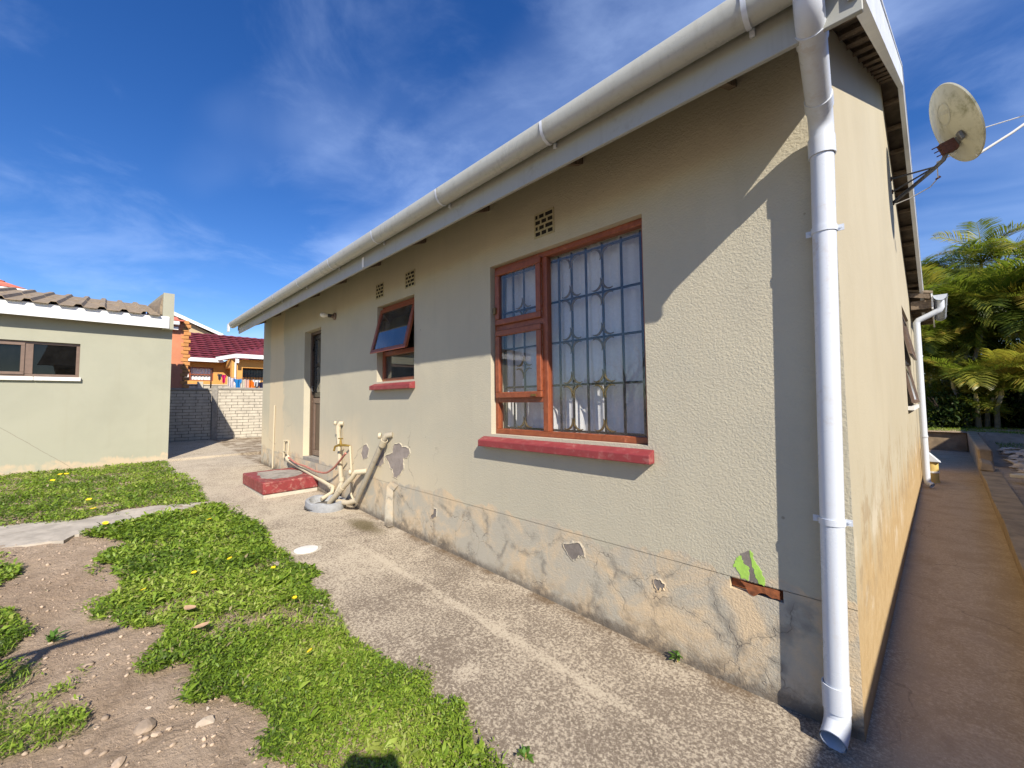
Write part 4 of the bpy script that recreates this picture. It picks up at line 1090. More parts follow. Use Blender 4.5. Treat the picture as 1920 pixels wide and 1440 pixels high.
# lamp holder
lx, lz = -6.10, 2.815
lamp = thing('wall_lamp', 'bare white bulb in a dark holder high beside the brown door', 'lamp', (lx, WALL_Y, lz))
m = MB(); m.lathe([(0.001, 0.0), (0.055, 0.0), (0.055, 0.018), (0.03, 0.03), (0.026, 0.06), (0.001, 0.06)], (lx, WALL_Y-0.001, lz), (0, -1, 0), 18); m.build('holder', MAT['brownframe'], lamp, smooth=True)
dv = Vector((-0.55, -0.8, 0.1)).normalized()
m = MB(); m.lathe([(0.026, 0), (0.028, 0.05), (0.001, 0.055)], (lx, WALL_Y-0.05, lz), dv, 14); m.build('socket', MAT['blackdoor'], lamp, smooth=True)
m = MB(); m.lathe([(0.015, 0), (0.02, 0.02), (0.036, 0.05), (0.04, 0.075), (0.032, 0.1), (0.015, 0.113), (0.001, 0.116)], Vector((lx, WALL_Y-0.05, lz))+dv*0.05, dv, 16); m.build('bulb', MAT['bulb'], lamp, smooth=True)

# red step
st = thing('door_step', 'low red painted concrete step with worn grey top below the door', 'step', (-7.25, 2.0, gz(-7.2)))
m = MB(); m.box(-7.84, -6.68, 1.66, 2.404, 0.10, 0.205); m.build('foundation', MAT['precast'], st, bevel=0.012, seg=2)
m = MB(); m.box(-7.86, -6.66, 1.645, 2.405, 0.206, 0.382); m.build('riser', MAT['stepred'], st, bevel=0.018, seg=2)
MAT['worn'] = simple('worn_step_top', (0.30, 0.27, 0.235), 0.9, 0.2, 6, bump=0.3, stain=(0.06, 0.055, 0.05), stain_amt=0.8)
m = MB(); m.prism(rough_poly([(-7.7, 1.78), (-7.1, 1.75), (-6.86, 1.85), (-6.85, 2.1), (-7.1, 2.33), (-7.55, 2.36), (-7.72, 2.1)], 5, 0.03), lambda u, v, w_: Vector((u, v, 0.382+w_)), -0.004, 0.0035); m.build('worn_patch', MAT['worn'], st)

# waste pipes
def pipe(name, label, pts, r, mat, extra=None, cat='pipe', n=14, group=None):
    t = thing(name, label, cat, tuple(pts[-1]), group)
    m = MB(); m.tube(pts, r, n); m.build('tube', mat, t, smooth=True)
    return t
def collar(t, p, ax, r, mat, L=0.06):
    m = MB(); m.lathe([(r*0.98, 0), (r*1.22, 0), (r*1.22, L), (r*0.98, L)], p, ax, 14); m.build('coupling', mat, t, smooth=True)
PYW = WALL_Y-0.055
a = on_y(634, 795, PYW); b = on_y(640, 905, PYW); e = Vector((-5.62, 2.22, 0.20))
t = pipe('waste_pipe', 'upright cream pipe with capped elbow rising beside the brass tap', [(a.x+0.05, WALL_Y, a.z+0.005), (a.x+0.02, PYW+0.02, a.z+0.01), (a.x, PYW, a.z-0.03), b, (b.x-0.02, b.y-0.02, b.z-0.07), e], 0.030, MAT['beigepipe'])
collar(t, (a.x, PYW, a.z-0.14), (0, 0, 1), 0.030, MAT['beigepipe'], 0.1); collar(t, b+Vector((0, 0, 0.02)), (0, 0, 1), 0.030, MAT['beigepipe'])
m = MB(); m.lathe([(0.001, 0), (0.03, 0), (0.03, 0.03), (0.02, 0.035), (0.001, 0.035)], (a.x-0.005, PYW-0.02, a.z+0.012), (-0.5, -0.9, 0.1), 12); m.build('cap', MAT['beigepipe'], t, smooth=True)
a = on_y(537, 862, PYW); b = on_y(624, 914, PYW); e = Vector((-5.86, 2.16, 0.19))
t = pipe('waste_pipe', 'long cream pipe sloping along the wall behind the red step', [(a.x, WALL_Y-0.01, a.z+0.06), (a.x, PYW, a.z+0.03), (a.x+0.06, PYW, a.z), b, (b.x+0.05, b.y-0.03, b.z-0.06), e], 0.028, MAT['beigepipe'])
collar(t, b-Vector((0.1, 0, -0.005)), (1, 0, -0.06), 0.028, MAT['beigepipe'])
a = on_y(664, 888, PYW-0.06); e = Vector((-5.60, 2.17, 0.18))
t = pipe('waste_pipe', 'short fat cream pipe leaning from its wall elbow into the gully', [(a.x+0.12, WALL_Y, a.z+0.03), (a.x+0.02, PYW-0.05, a.z+0.02), (a.x-0.02, PYW-0.07, a.z-0.04), a.lerp(e, 0.5), e], 0.034, MAT['beigepipe'])
collar(t, a.lerp(e, 0.45), e-a, 0.034, MAT['beigepipe'], 0.07)
m = MB(); m.lathe([(0.001, 0), (0.035, 0), (0.035, 0.03), (0.022, 0.036), (0.001, 0.036)], (a.x-0.01, PYW-0.09, a.z+0.02), (-0.5, -0.9, 0.1), 12); m.build('cap', MAT['beigepipe'], t, smooth=True)
a = on_y(719, 820, PYW-0.02); e = on_y(668, 940, PYW-0.03)
t = pipe('waste_pipe', 'tall grimy grey pipe leaning from a capped elbow beside the peeled plaster', [(a.x+0.08, WALL_Y, a.z+0.03), (a.x+0.02, PYW, a.z+0.02), (a.x-0.01, PYW-0.02, a.z-0.05), e], 0.033, MAT['greypipe'])
collar(t, a+Vector((-0.035, 0, -0.1)), a-e, 0.033, MAT['beigepipe'], 0.09)
m = MB(); m.lathe([(0.001, 0), (0.035, 0), (0.035, 0.03), (0.022, 0.036), (0.001, 0.036)], (a.x, PYW-0.05, a.z+0.02), (-0.6, -0.8, 0.1), 12); m.build('cap', MAT['beigepipe'], t, smooth=True)
m = MB(); m.tube([(e.x+0.02, e.y, e.z+0.02), (e.x-0.12, e.y-0.05, e.z-0.03), (e.x-0.38, e.y-0.08, e.z-0.05)], 0.033, 12); m.build('branch', MAT['beigepipe'], t, smooth=True)
# water riser with brass tap
a = on_y(656, 836, WALL_Y-0.03); b = on_y(659, 888, WALL_Y-0.03)
t = thing('garden_tap', 'brass garden tap on a thin cream riser beside the upright pipe', 'tap', (b.x, b.y, b.z))
m = MB(); m.tube([(a.x, a.y, a.z), (b.x, b.y, b.z), (b.x, b.y, 0.28), (b.x+0.1, b.y, 0.2)], 0.014, 10); m.build('riser', MAT['beigepipe'], t, smooth=True)
m = MB(); m.tube([(a.x, a.y, a.z), (a.x-0.05, a.y-0.05, a.z+0.01), (a.x-0.12, a.y-0.10, a.z+0.01), (a.x-0.17, a.y-0.13, a.z-0.01), (a.x-0.185, a.y-0.14, a.z-0.07)], [0.013, 0.016, 0.018, 0.014, 0.013], 10)
m.build('spout', MAT['tap'], t, smooth=True)
m = MB(); m.tube([(a.x-0.1, a.y-0.085, a.z+0.02), (a.x-0.1, a.y-0.085, a.z+0.1)], [0.018, 0.010], 10); m.tube([(a.x-0.135, a.y-0.10, a.z+0.10), (a.x-0.065, a.y-0.07, a.z+0.10)], 0.008, 8); m.build('handle', MAT['tap'], t, smooth=True)
# stop-cock bits by the conduit
a = on_y(534, 826, WALL_Y-0.025)
t = thing('stop_tap', 'small white stop tap on a short stub left of the door', 'tap', (a.x, a.y, 0.5))
m = MB(); m.tube([(a.x+0.1, WALL_Y, a.z), (a.x, a.y-0.01, a.z), (a.x-0.005, a.y-0.01, 0.52)], 0.017, 8); m.build('stub', MAT['beigepipe'], t, smooth=True)
m = MB(); m.tube([(a.x+0.18, WALL_Y-0.01, a.z+0.01), (a.x+0.18, a.y, a.z-0.35)], 0.013, 8); m.box(a.x-0.06, a.x+0.2, a.y-0.025, a.y-0.012, a.z-0.2, a.z-0.185); m.build('valve', MAT['beigepipe'], t, smooth=True)
# hose
h0 = on_y(541, 860, WALL_Y-0.09)
hp = [(h0.x, h0.y, h0.z+0.02)] + [tuple(on_y(q[0], q[1], WALL_Y-0.10)) for q in ((556, 869), (572, 874), (588, 882), (602, 886), (613, 886), (625, 878), (634, 868), (642, 858), (648, 850))]
m = MB()
sm = []
for i in range(len(hp)-1):
    for k in range(4):
        p0 = Vector(hp[max(i-1, 0)]); p1 = Vector(hp[i]); p2_ = Vector(hp[i+1]); p3 = Vector(hp[min(i+2, len(hp)-1)]); f = k/4
        sm.append(0.5*((2*p1)+(p2_-p0)*f+(2*p0-5*p1+4*p2_-p3)*f*f+(3*p1-p0-3*p2_+p3)*f**3))
sm.append(Vector(hp[-1]))
m.tube(sm, 0.014, 8); o = m.build('garden_hose', MAT['hose'], None, smooth=True)
tag(o, 'faded pink hose sagging along the wall from the tap', 'hose')
# gully ring
gcx, gcy = -5.66, 2.14; gzz = gz(gcx)
t = thing('gully_ring', 'grey concrete gully ring on the ground below the pipes', 'drain', (gcx, gcy, gzz))
m = MB(); m.lathe([(0.33, -0.02), (0.345, 0.04), (0.34, 0.095), (0.315, 0.105), (0.275, 0.10), (0.25, 0.03), (0.2, 0.012), (0.001, 0.01)], (gcx, gcy, gzz), (0, 0, 1), 40)
for i, v in enumerate(m.v): m.v[i] = (gcx+(v[0]-gcx)*0.98, gcy+(v[1]-gcy)*0.68, v[2]+0.008*sin(v[0]*17+v[1]*13))
m.build('ring', MAT['gully'], t, smooth=True)
m = MB(); m.lathe([(0.26, 0.0135), (0.001, 0.0135)], (gcx, gcy, gzz), (0, 0, 1), 24)
m.v = [(v[0], v[1], v[2]+0.012) for v in m.v]; m.build('grating', MAT['joint'], t)
# inspection cover
c0 = on_ground(574, 1031)
t = thing('inspection_cover', 'round white inspection cover set in the path by the grass', 'drain cover', (c0.x, c0.y, gz(c0.x)))
m = MB(); m.lathe([(0.112, -0.02), (0.108, 0.008), (0.095, 0.011), (0.001, 0.012)], c0, (0, 0, 1), 28); m.build('lid', MAT['whitedisc'], t, smooth=True)
m = MB(); m.lathe([(0.115, 0.0), (0.135, 0.0), (0.137, 0.004), (0.115, 0.005)], c0, (0, 0, 1), 28); m.build('surround', MAT['precast'], t)
# yellow gully pot behind the second downpipe
yb_ = 10.35; xb_ = wx(yb_)+0.13
t = thing('gully_pot', 'yellow clay gully with white sloping hood behind the far downpipe', 'drain', (xb_, yb_, 0))
m = MB(); m.lathe([(0.10, 0.0), (0.085, 0.05), (0.085, 0.36), (0.001, 0.36)], (xb_, yb_, 0), (0, 0, 1), 16); m.build('pot', MAT['yellowbin'], t, smooth=True)
m = MB(); m.hexa([(xb_-0.11, yb_-0.11, 0.362), (xb_+0.12, yb_-0.11, 0.362), (xb_+0.12, yb_+0.11, 0.362), (xb_-0.11, yb_+0.11, 0.362), (xb_-0.11, yb_-0.11, 0.60), (xb_+0.0, yb_-0.11, 0.50), (xb_+0.0, yb_+0.11, 0.50), (xb_-0.11, yb_+0.11, 0.60)]); m.build('hood', MAT['pvc'], t, bevel=0.01)
m = MB(); m.lathe([(0.087, 0.17), (0.096, 0.17), (0.096, 0.2), (0.087, 0.2)], (xb_, yb_, 0), (0, 0, 1), 16); m.build('band', MAT['white'], t)

# ------------------------------------------------------------------ satellite dish
foot = gp(4.35, 0.0, 4.05)
dc = Vector((0.497, 6.3, 4.44)); nrm = Vector((sin(radians(78))*cos(radians(20)), cos(radians(78))*cos(radians(20)), sin(radians(20))))
t = thing('satellite_dish', 'mildewed cream satellite dish on a grey bracket at the gable', 'satellite dish', tuple(foot))
m = MB(); R_ = 0.43
rim_up = (Vector((0, 0, 1))-nrm*nrm.z).normalized(); rim_rt = rim_up.cross(nrm)
prof = [(0.001, -0.075), (0.1, -0.071), (0.2, -0.058), (0.3, -0.036), (0.38, -0.014), (0.415, -0.004), (0.432, -0.008), (0.436, 0.006), (0.42, 0.008), (0.38, -0.006), (0.2, -0.05), (0.001, -0.067)]
m.lathe(prof, dc, nrm, 48)
dish = m.build('reflector', MAT['dish'], t, smooth=True)
m = MB()
pr_ = np.array(prof[:7])
def on_back(u, v, out):
    r_ = sqrt(u*u+v*v); return dc+rim_rt*u+rim_up*v+nrm*(float(np.interp(r_, pr_[:, 0], pr_[:, 1]))-out)
def back_patch(m, ring):          # list of (u,v) pairs: inner and outer outline
    n_ = len(ring); m.add([on_back(u, v, 0.003) for a, b in ring for u, v in (a, b)], [(2*i, 2*i+1, 2*((i+1) % n_)+1, 2*((i+1) % n_)) for i in range(n_)])
eu, ev = -0.06, 0.13
back_patch(m, [((eu+0.105*cos(a), ev+0.105*sin(a)), (eu+0.122*cos(a), ev+0.122*sin(a))) for a in [2*pi*i/32 for i in range(32)]])
back_patch(m, [((eu+x, ev+0.02+0.45*x-0.022), (eu+x, ev+0.02+0.45*x+0.022)) for x in [-0.09+0.018*i for i in range(11)]][:11])
# ghost of a worn round emblem embossed on the back
MAT['ghost'] = simple('worn_emblem', (0.50, 0.50, 0.42), 0.6, 0.1, 20)
m.build('worn_emblem', MAT['ghost'], dish)
hub = dc-rim_up*0.2-nrm*0.085
m = MB()
for q in (rim_rt*0.13, -rim_rt*0.13, rim_up*0.0):
    c = dc-rim_up*0.19+q-nrm*0.062
    f = lambda u, v, w_, c=c: c+rim_rt*u+rim_up*v-nrm*w_
    m.fbox(f, -0.03, 0.03, -0.045, 0.045, 0.0, 0.035)
m.build('mount_plate', MAT['galv'], t, bevel=0.006)
m = MB(); hb = hub-nrm*0.06
f = lambda u, v, w_: hb+rim_rt*u+rim_up*v-nrm*w_
m.fbox(f, -0.035, 0.035, -0.06, 0.06, -0.06, 0.06)
for v in (-0.05, 0.0, 0.05):
    m.tube([f(-0.02, v, 0.0), f(-0.02, v, 0.12)], 0.006, 6)
m.build('clamp', MAT['rust'], t)
f1 = gp(4.52, 0.0, 3.97); f2 = gp(4.36, 0.0, 4.22); f3 = gp(4.48, 0.0, 4.10)
kn = hb+Vector((-0.02, 0.02, -0.10))
m = MB(); m.tube([f1+Vector((0, 0, 0)), f1.lerp(kn, 0.8)+Vector((0, 0, -0.01)), kn+Vector((-0.02, 0.0, -0.02)), kn+Vector((0.0, 0, 0.03)), hb], 0.021, 12)
m.build('arm', MAT['galv'], t, smooth=True)
m = MB(); q = f1.lerp(kn, 0.82); m.tube([f2, q], 0.010, 8); m.tube([f3, q], 0.010, 8); m.build('strut', MAT['galv'], t, smooth=True)
m = MB()
for ff in (f1, f2, f3): m.tube([ff, ff+Vector((0.012, 0, 0))], 0.03, 8)
m.build('foot_plate', MAT['rust'], t)
b0 = dc-rim_up*0.42; lnb = dc+nrm*0.55-rim_up*0.30
m = MB(); m.tube([b0-nrm*0.01, b0.lerp(lnb, 0.5)-rim_up*0.01, lnb], 0.013, 8); lo = m.build('feed_arm', MAT['cable'], t, smooth=True)
m = MB(); m.tube([lnb, lnb-nrm*0.02+rim_up*0.03, lnb-nrm*0.10+rim_up*0.06], [0.02, 0.03, 0.035], 12); m.build('receiver_head', MAT['pvc'], t, smooth=True)
cab = [gp(4.62, 0.01, 3.98), gp(4.6, 0.15, 4.0), gp(4.55, 0.33, 4.055), gp(4.5, 0.40, 4.12)]
cab += [Vector((0.36, 6.6, 4.20)), Vector((0.47, 6.5, 4.19)), Vector((0.58, 6.45, 4.24)), Vector((0.72, 6.45, 4.36)), lnb]
m = MB(); m.tube(cab, 0.006, 6); m.build('cable', MAT['cable'], t, smooth=True)
m = MB(); m.tube([gp(4.5, 0.40, 4.12)-Vector((0.02, 0, 0.01)), gp(4.5, 0.40, 4.12)+Vector((0.02, 0, 0.014))], [0.010, 0.014], 8); m.build('joint_tape', MAT['rust'], t)

# ------------------------------------------------------------------ shed on the left
SX = -11.55; SYE = 1.03
shed = thing('shed', 'low flat roofed outbuilding of pale green plaster with white fascia', 'outbuilding', (SX, -2, 0.2))
sf = lambda u, v, w_: Vector((SX-w_, u, v))
SW = (-2.35, -0.34, 2.06, 2.72)
SW0 = -7.5
m = MB(); wall_cells(m, sf, [SW0, SW[0], SW[1], SYE], [0.0, SW[2], SW[3], 3.45], [SW], 0.2)
m.quad((SX, SYE, 0.0), (SX-4.2, SYE, 0.0), (SX-4.2, SYE, 3.45), (SX, SYE, 3.45))
m.quad((SX, SW0, 0.0), (SX-4.2, SW0, 0.0), (SX-4.2, SW0, 3.45), (SX, SW0, 3.45))
m.quad((SX-4.15, 0.8, 0.0), (SX-4.15, SW0, 0.0), (SX-4.15, SW0, 4.34), (SX-4.15, 0.8, 4.34))
MAT['shedw'] = None
def mat_shed():
    m_, t_ = mat_new('shed_plaster')
    x, y, z = t_.sep(t_.pos)
    big = t_.noise(t_.pos, 0.9, 4, 0.6, 0.4); mid = t_.noise(t_.pos, 4, 6, 0.7, 0.6)
    c = t_.mix(t_.step(big, 0.3, 0.7), (0.335, 0.335, 0.26), (0.37, 0.368, 0.285))
    k = t_.step(t_.math('ADD', z, t_.math('MULTIPLY', t_.math('SUBTRACT', t_.noise(t_.comb(0.0, y, 0.0), 2.2, 5, 0.7), 0.45), 0.6)), 0.50, 0.44)
    c = t_.mix(t_.math('MULTIPLY', k, t_.step(mid, 0.3, 0.55)), c, (0.52, 0.42, 0.29))
    st_ = t_.noise(t_.comb(0.0, t_.math('MULTIPLY', y, 7.0), t_.math('MULTIPLY', z, 0.4)), 1.0, 4, 0.6)
    c = t_.mix(t_.math('MULTIPLY', t_.step(st_, 0.5, 0.8), 0.32), c, (0.33, 0.32, 0.24))
    c = t_.mix(t_.math('MULTIPLY', t_.step(mid, 0.5, 0.7), 0.25), c, (0.37, 0.37, 0.29))
    # one diagonal hairline crack
    ln = t_.math('ABSOLUTE', t_.math('SUBTRACT', t_.math('ADD', z, t_.math('MULTIPLY', t_.math('SUBTRACT', mid, 0.5), 0.05)), t_.math('ADD', -0.02, t_.math('MULTIPLY', y, -0.92))))
    ck = t_.math('MULTIPLY', t_.step(ln, 0.010, 0.003), t_.step(y, -0.3, -0.45))
    c = t_.mix(t_.math('MULTIPLY', ck, 0.6), c, (0.2, 0.18, 0.14))
    t_.put(t_.b.inputs['Base Color'], c); t_.b.inputs['Roughness'].default_value = 0.92
    t_.b.inputs['Specular IOR Level'].default_value = 0.2
    t_.put(t_.b.inputs['Normal'], t_.bump(t_.math('ADD', t_.math('MULTIPLY', big, 3.0), mid), 0.3, 0.006))
    return m_
m.build('wall', mat_shed(), shed)
m = MB(); m.box(SX-0.4, SX-0.3, SW[0]-0.6, SW[1]+0.6, 1.4, 3.0); m.build('interior', MAT['blackdoor'], shed)
# fascia board on the overhang
OX = SX+0.235
m = MB(); m.box(OX-0.02, OX, SW0-0.2, 0.955, 3.15, 3.405); m.build('fascia', MAT['white'], shed, bevel=0.003)
m = MB(); m.box(SX+0.001, OX-0.0205, SW0-0.2, 0.93, 3.19, 3.205); m.build('soffit', MAT['brownframe'], shed)
# box-rib fibre cement sheets
per = 0.315
def rib(y):
    f = (y/per) % 1.0
    for a, b, za, zb in ((0, 0.58, 0, 0), (0.58, 0.68, 0, 0.05), (0.68, 0.90, 0.05, 0.05), (0.90, 1.0, 0.05, 0)):
        if f <= b: return za+(zb-za)*(f-a)/max(1e-6, b-a)
    return 0
ysr = []
k0 = int(math.floor((SW0-0.2)/per))
for k in range(k0, 4):
    for f in (0, 0.58, 0.68, 0.90): ysr.append((k+f)*per)
ysr = [y for y in ysr if SW0-0.2 <= y <= 0.80]+[0.80]
rzx = lambda x: 3.41+(OX+0.07-x)*0.22
for s in range(2):
    xa = OX+0.07 if s == 0 else SX-1.9; xb = SX-2.0 if s == 0 else SX-4.2
    off = 0.0 if s == 0 else 0.012
    m = MB(); vs = []
    for x in (xa, xb):
        for y in ysr: vs.append((x, y, rzx(x)+rib(y)+off))
    n = len(ysr)
    for x in (xa, xb):
        for y in ysr: vs.append((x, y, rzx(x)+rib(y)+off-0.012))
    fs = [(i, i+1, n+i+1, n+i) for i in range(n-1)]+[(2*n+i, 3*n+i, 3*n+i+1, 2*n+i+1) for i in range(n-1)]+[(i, 2*n+i, 2*n+i+1, i+1) for i in range(n-1)]
    m.add(vs, fs); m.build('roof_sheet', MAT['asb'], shed)
# parapet wall at the end, stepping up
m = MB()
pp = [(OX-0.05, 3.17), (OX+0.02, 3.17), (OX+0.02, 3.93), (OX-0.14, 3.93), (SX-0.55, 3.80), (SX-4.2, 3.98), (SX-4.2, 3.2), (SX-0.0, 3.4505), (SX-0.0, 3.3), (OX-0.05, 3.3)]
pp = [(OX-0.021, 3.14), (OX-0.021, 3.92), (OX-0.17, 3.92), (SX-0.45, 3.99), (SX-4.2, 4.42), (SX-4.2, 3.452), (SX+0.0, 3.452), (SX+0.0005, 3.14)]
m.prism(pp, lambda u, v, w_: Vector((u, w_, v)), 0.845, 1.028); m.build('parapet', MAT['shedwall'], shed)
m = MB(); m.hexa([(SX-4.2, 0.80, 3.455), (OX-0.12, 0.80, 3.455), (OX-0.12, 0.844, 3.455), (SX-4.2, 0.844, 3.455), (SX-4.2, 0.83, 4.38), (OX-0.12, 0.80, 3.65), (OX-0.12, 0.844, 3.85), (SX-4.2, 0.844, 4.38)]); m.build('flashing', MAT['asb'], shed)
# window
m = MB(); sash(m, sf, SW[0], SW[1], SW[2], SW[3], 0.05, 0.05, 0.1); m.fbox(sf, -1.04, -0.93, SW[2]+0.051, SW[3]-0.051, 0.045, 0.1)
wn = m.build('window', MAT['brownframe'], shed, bevel=0.004)
m = MB(); sash(m, sf, SW[0]+0.04, -1.03, SW[2]+0.035, SW[3]-0.035, 0.05, 0.03, 0.049); m.build('sash', MAT['brownframe'], wn, bevel=0.004)
for a, b in ((SW[0]+0.09, -1.08), (-0.935, SW[1]-0.045)):
    p_ = MB(); p_.fbox(sf, a, b, SW[2]+0.04, SW[3]-0.04, 0.07, 0.074); p_.build('pane', MAT['shedglass'], wn)
for a, b in ((SW[0]-0.02, -0.91), (-0.905, SW[1]+0.03)):
    p_ = MB(); p_.fbox(sf, a, b, SW[2]-0.075, SW[2]-0.002, -0.055, -0.001); p_.build('window_sill', MAT['whitedisc'], wn, bevel=0.006)

# ------------------------------------------------------------------ precast boundary wall at the back
FA = Vector((-15.25, 1.30)); FD = (Vector((-15.02, 3.60))-FA).normalized()
ff = lambda u, v, w_: Vector((FA.x+FD.x*u+FD.y*w_, FA.y+FD.y*u-FD.x*w_, v))    # w towards the camera
fence = thing('precast_wall', 'precast brick pattern boundary wall in the gap between shed and house', 'wall', (FA.x, FA.y, 0.4))
zb0, zt0 = 0.36, 1.93
def panel(u0, u1, zb, zt):
    m = MB(); m.fbox(ff, u0, u1, zb-0.3, zt, -0.03, 0.0); m.build('panel', MAT['joint'], fence)
    rows = 17; rh = (zt-zb)/rows; bl = 0.30
    proto = {}
    for r in range(rows):
        off = (r % 2)*0.5*bl+random.choice((0, 0, 0.1))
        u = u0-off
        while u < u1-0.01:
            a = max(u+0.004, u0+0.002); b = min(u+bl-0.004, u1-0.002)
            if b-a > 0.03:
                z0_ = zb+r*rh
                key = round(b-a, 2)
                dpth = 0.010+random.uniform(-0.002, 0.003)
                mm = MB(); mm.fbox(ff, a+0.002, b-0.002, z0_+0.006, z0_+rh-0.006, 0.0005, dpth); mm.build('brick', MAT['precast'], fence)
            u += bl
    m = MB(); m.fbox(ff, u0-0.0, u1+0.0, zt+0.001, zt+0.075, -0.05, 0.035); m.build('coping', MAT['post'], fence, bevel=0.01)
panel(-0.55, 1.02, zb0, zt0-0.02); panel(1.18, 2.72, zb0, zt0+0.01)
m = MB(); m.fbox(ff, 1.03, 1.17, 0.1, zt0+0.12, -0.06, 0.06); m.build('post', MAT['post'], fence, bevel=0.012)
m = MB(); m.fbox(ff, -2.6, -0.56, 0.1, zt0, -0.03, 0.012); m.fbox(ff, 2.73, 5.6, 0.1, zt0, -0.03, 0.012); m.build('plain_panel', MAT['precast'], fence)

# ------------------------------------------------------------------ buildings beyond
# salmon outbuilding with a toothed brick corner
ob = thing('salmon_building', 'salmon plastered building with toothed orange brick corner behind the wall', 'building', (-17.5, 1.0, 0.3))
m = MB(); m.box(-21.5, -17.5, -4.0, 1.86, 0.2, 4.25); m.build('wall', MAT['orangewall'], ob)
m = MB(); m.box(-21.5, -17.52, 1.8605, 1.92, 0.2, 4.3); m.build('corner_pier', MAT['mortar'], ob)
for r in range(31):
    z = 0.4+r*0.128
    y1 = 2.05 if r % 2 else 2.0
    m = MB(); m.box(-17.75, -17.485, 1.862 if r % 2 else 1.80, y1, z, z+0.112); m.build('brick', MAT['quoin'], ob, bevel=0.006)
m = MB(); m.box(-21.6, -17.2, -4.1, 1.84, 4.28, 4.32); m.build('roof', MAT['salmontile'], ob)
m = MB(); m.box(-17.30, -17.2, -4.0, 1.72, 4.14, 4.27); m.build('gutter', MAT['white'], ob, bevel=0.02)
m = MB(); m.box(-17.49, -17.35, -4.0, 1.70, 4.0, 4.10); m.build('fascia', MAT['white'], ob)
m = MB(); m.hexa([(-17.9, -4, 4.321), (-17.25, -4, 4.321), (-17.25, 1.7, 4.321), (-17.9, 1.7, 4.321), (-17.9, -4, 4.5), (-17.8, -4, 4.5), (-17.8, 1.7, 4.5), (-17.9, 1.7, 4.5)]); m.build('roof_tile', MAT['salmontile'], ob)

# yellow house with wine-red tiled roof
YX = -26.0
yh = thing('yellow_house', 'yellow house with dark red tiled roof and white fascia beyond the wall', 'house', (YX, 4.5, 0.3))
yf = lambda u, v, w_: Vector((YX-w_, u, v))
WY = (2.2, 4.02, 2.70, 3.40)
m = MB(); wall_cells(m, yf, [-4.0, WY[0], WY[1], 5.2], [0.0, WY[2], WY[3], 3.75], [WY], 0.25)
m.quad((YX, 5.2, 0.0), (YX-8, 5.2, 0.0), (YX-8, 5.2, 3.75), (YX, 5.2, 3.75))
m.build('wall', MAT['yellowwall'], yh)
# porch part standing forward
PXX = YX+1.6
def yp(px, py, X=PXX): return on_x(px, py, X)
m = MB()
m.box(YX-4, YX+0.9, 5.2, 12.0, 0.0, 2.9)
m.build('porch_wall', MAT['yellowwall'], yh)
m = MB(); a = yp(441, 690); m.box(PXX-0.35, PXX, a.y-0.15, a.y+0.32, 0.0, 3.75); m.build('pillar', MAT['yellowwall'], yh)
m = MB(); m.box(PXX-0.35, PXX-0.01, a.y+0.321, 12.0, 3.35, 3.78); m.box(YX-0.0, PXX-0.36, a.y-0.14, a.y+0.1, 3.35, 3.78); m.build('beam', MAT['yellowwall'], yh)
b = yp(456, 688); c = yp(495, 708)
m = MB(); m.box(YX+0.9005, YX+0.92, b.y-0.1, 9.5, 2.9, 3.45); m.box(YX+0.6, YX+0.9, 5.2, 12, 2.9, 3.7); m.build('window', MAT['darkglass'], yh)
for i in range(14):
    q = MB(); y = b.y-0.05+i*0.13; q.box(YX+0.925, YX+0.945, y, y+0.02, 2.5, 3.45); q.build('window_bar', MAT['blackdoor'], yh)
m = MB(); sash(m, yf, WY[0], WY[1], WY[2], WY[3], 0.05, 0.06, 0.12); m.fbox(yf, 3.02, 3.10, WY[2]+0.051, WY[3]-0.051, 0.06, 0.12); m.fbox(yf, 3.101, WY[1]-0.051, 3.0, 3.05, 0.06, 0.12); yw = m.build('window', MAT['frame'], yh)
m = MB(); vs = []
for j, z in enumerate((2.7, 3.4)):
    for i in range(60): vs.append((YX-0.16+0.025*sin(i*1.4), WY[0]+i*(1.82/59), z))
m.add(vs, [(i, i+1, 61+i, 60+i) for i in range(59)]); m.build('net_curtain', MAT['white'], yw)
# main roof: rows of tiles
ey0, ez0 = YX+0.5, 3.82
nrow = 12
for r in range(nrow):
    x0_ = ey0-r*0.36; z0_ = ez0+r*0.155; m = MB()
    n = 40
    vs = []
    for i in range(n*2+1):
        y = -4.2+i*(16.5/(n*2)); up = 0.035 if i % 2 else 0.0
        vs += [(x0_, y, z0_-0.03), (x0_, y, z0_+0.03+up), (x0_-0.40, y, z0_+0.155+up)]
    m.add(vs, [(3*i+a, 3*i+a+1, 3*i+a+4, 3*i+a+3) for i in range(n*2) for a in (0, 1)])
    k = len(m.v)
    m.add([(x0_, -4.2, z0_-0.01), (x0_, 12.3, z0_-0.01), (x0_, 12.3, z0_+0.045), (x0_, -4.2, z0_+0.045)], [(0, 1, 2, 3)])
    m.build('tile_row', MAT['redtile'], yh, fix=False)
m = MB(); m.box(ey0-8.6, ey0-4.3, -4.2, 12.3, ez0+1.80, ez0+1.86); m.build('roof_back', MAT['redtile'], yh)
m = MB(); m.box(ey0-0.02, ey0+0.05, -4.2, 4.35, ez0-0.17, ez0+0.02); m.build('fascia', MAT['white'], yh)
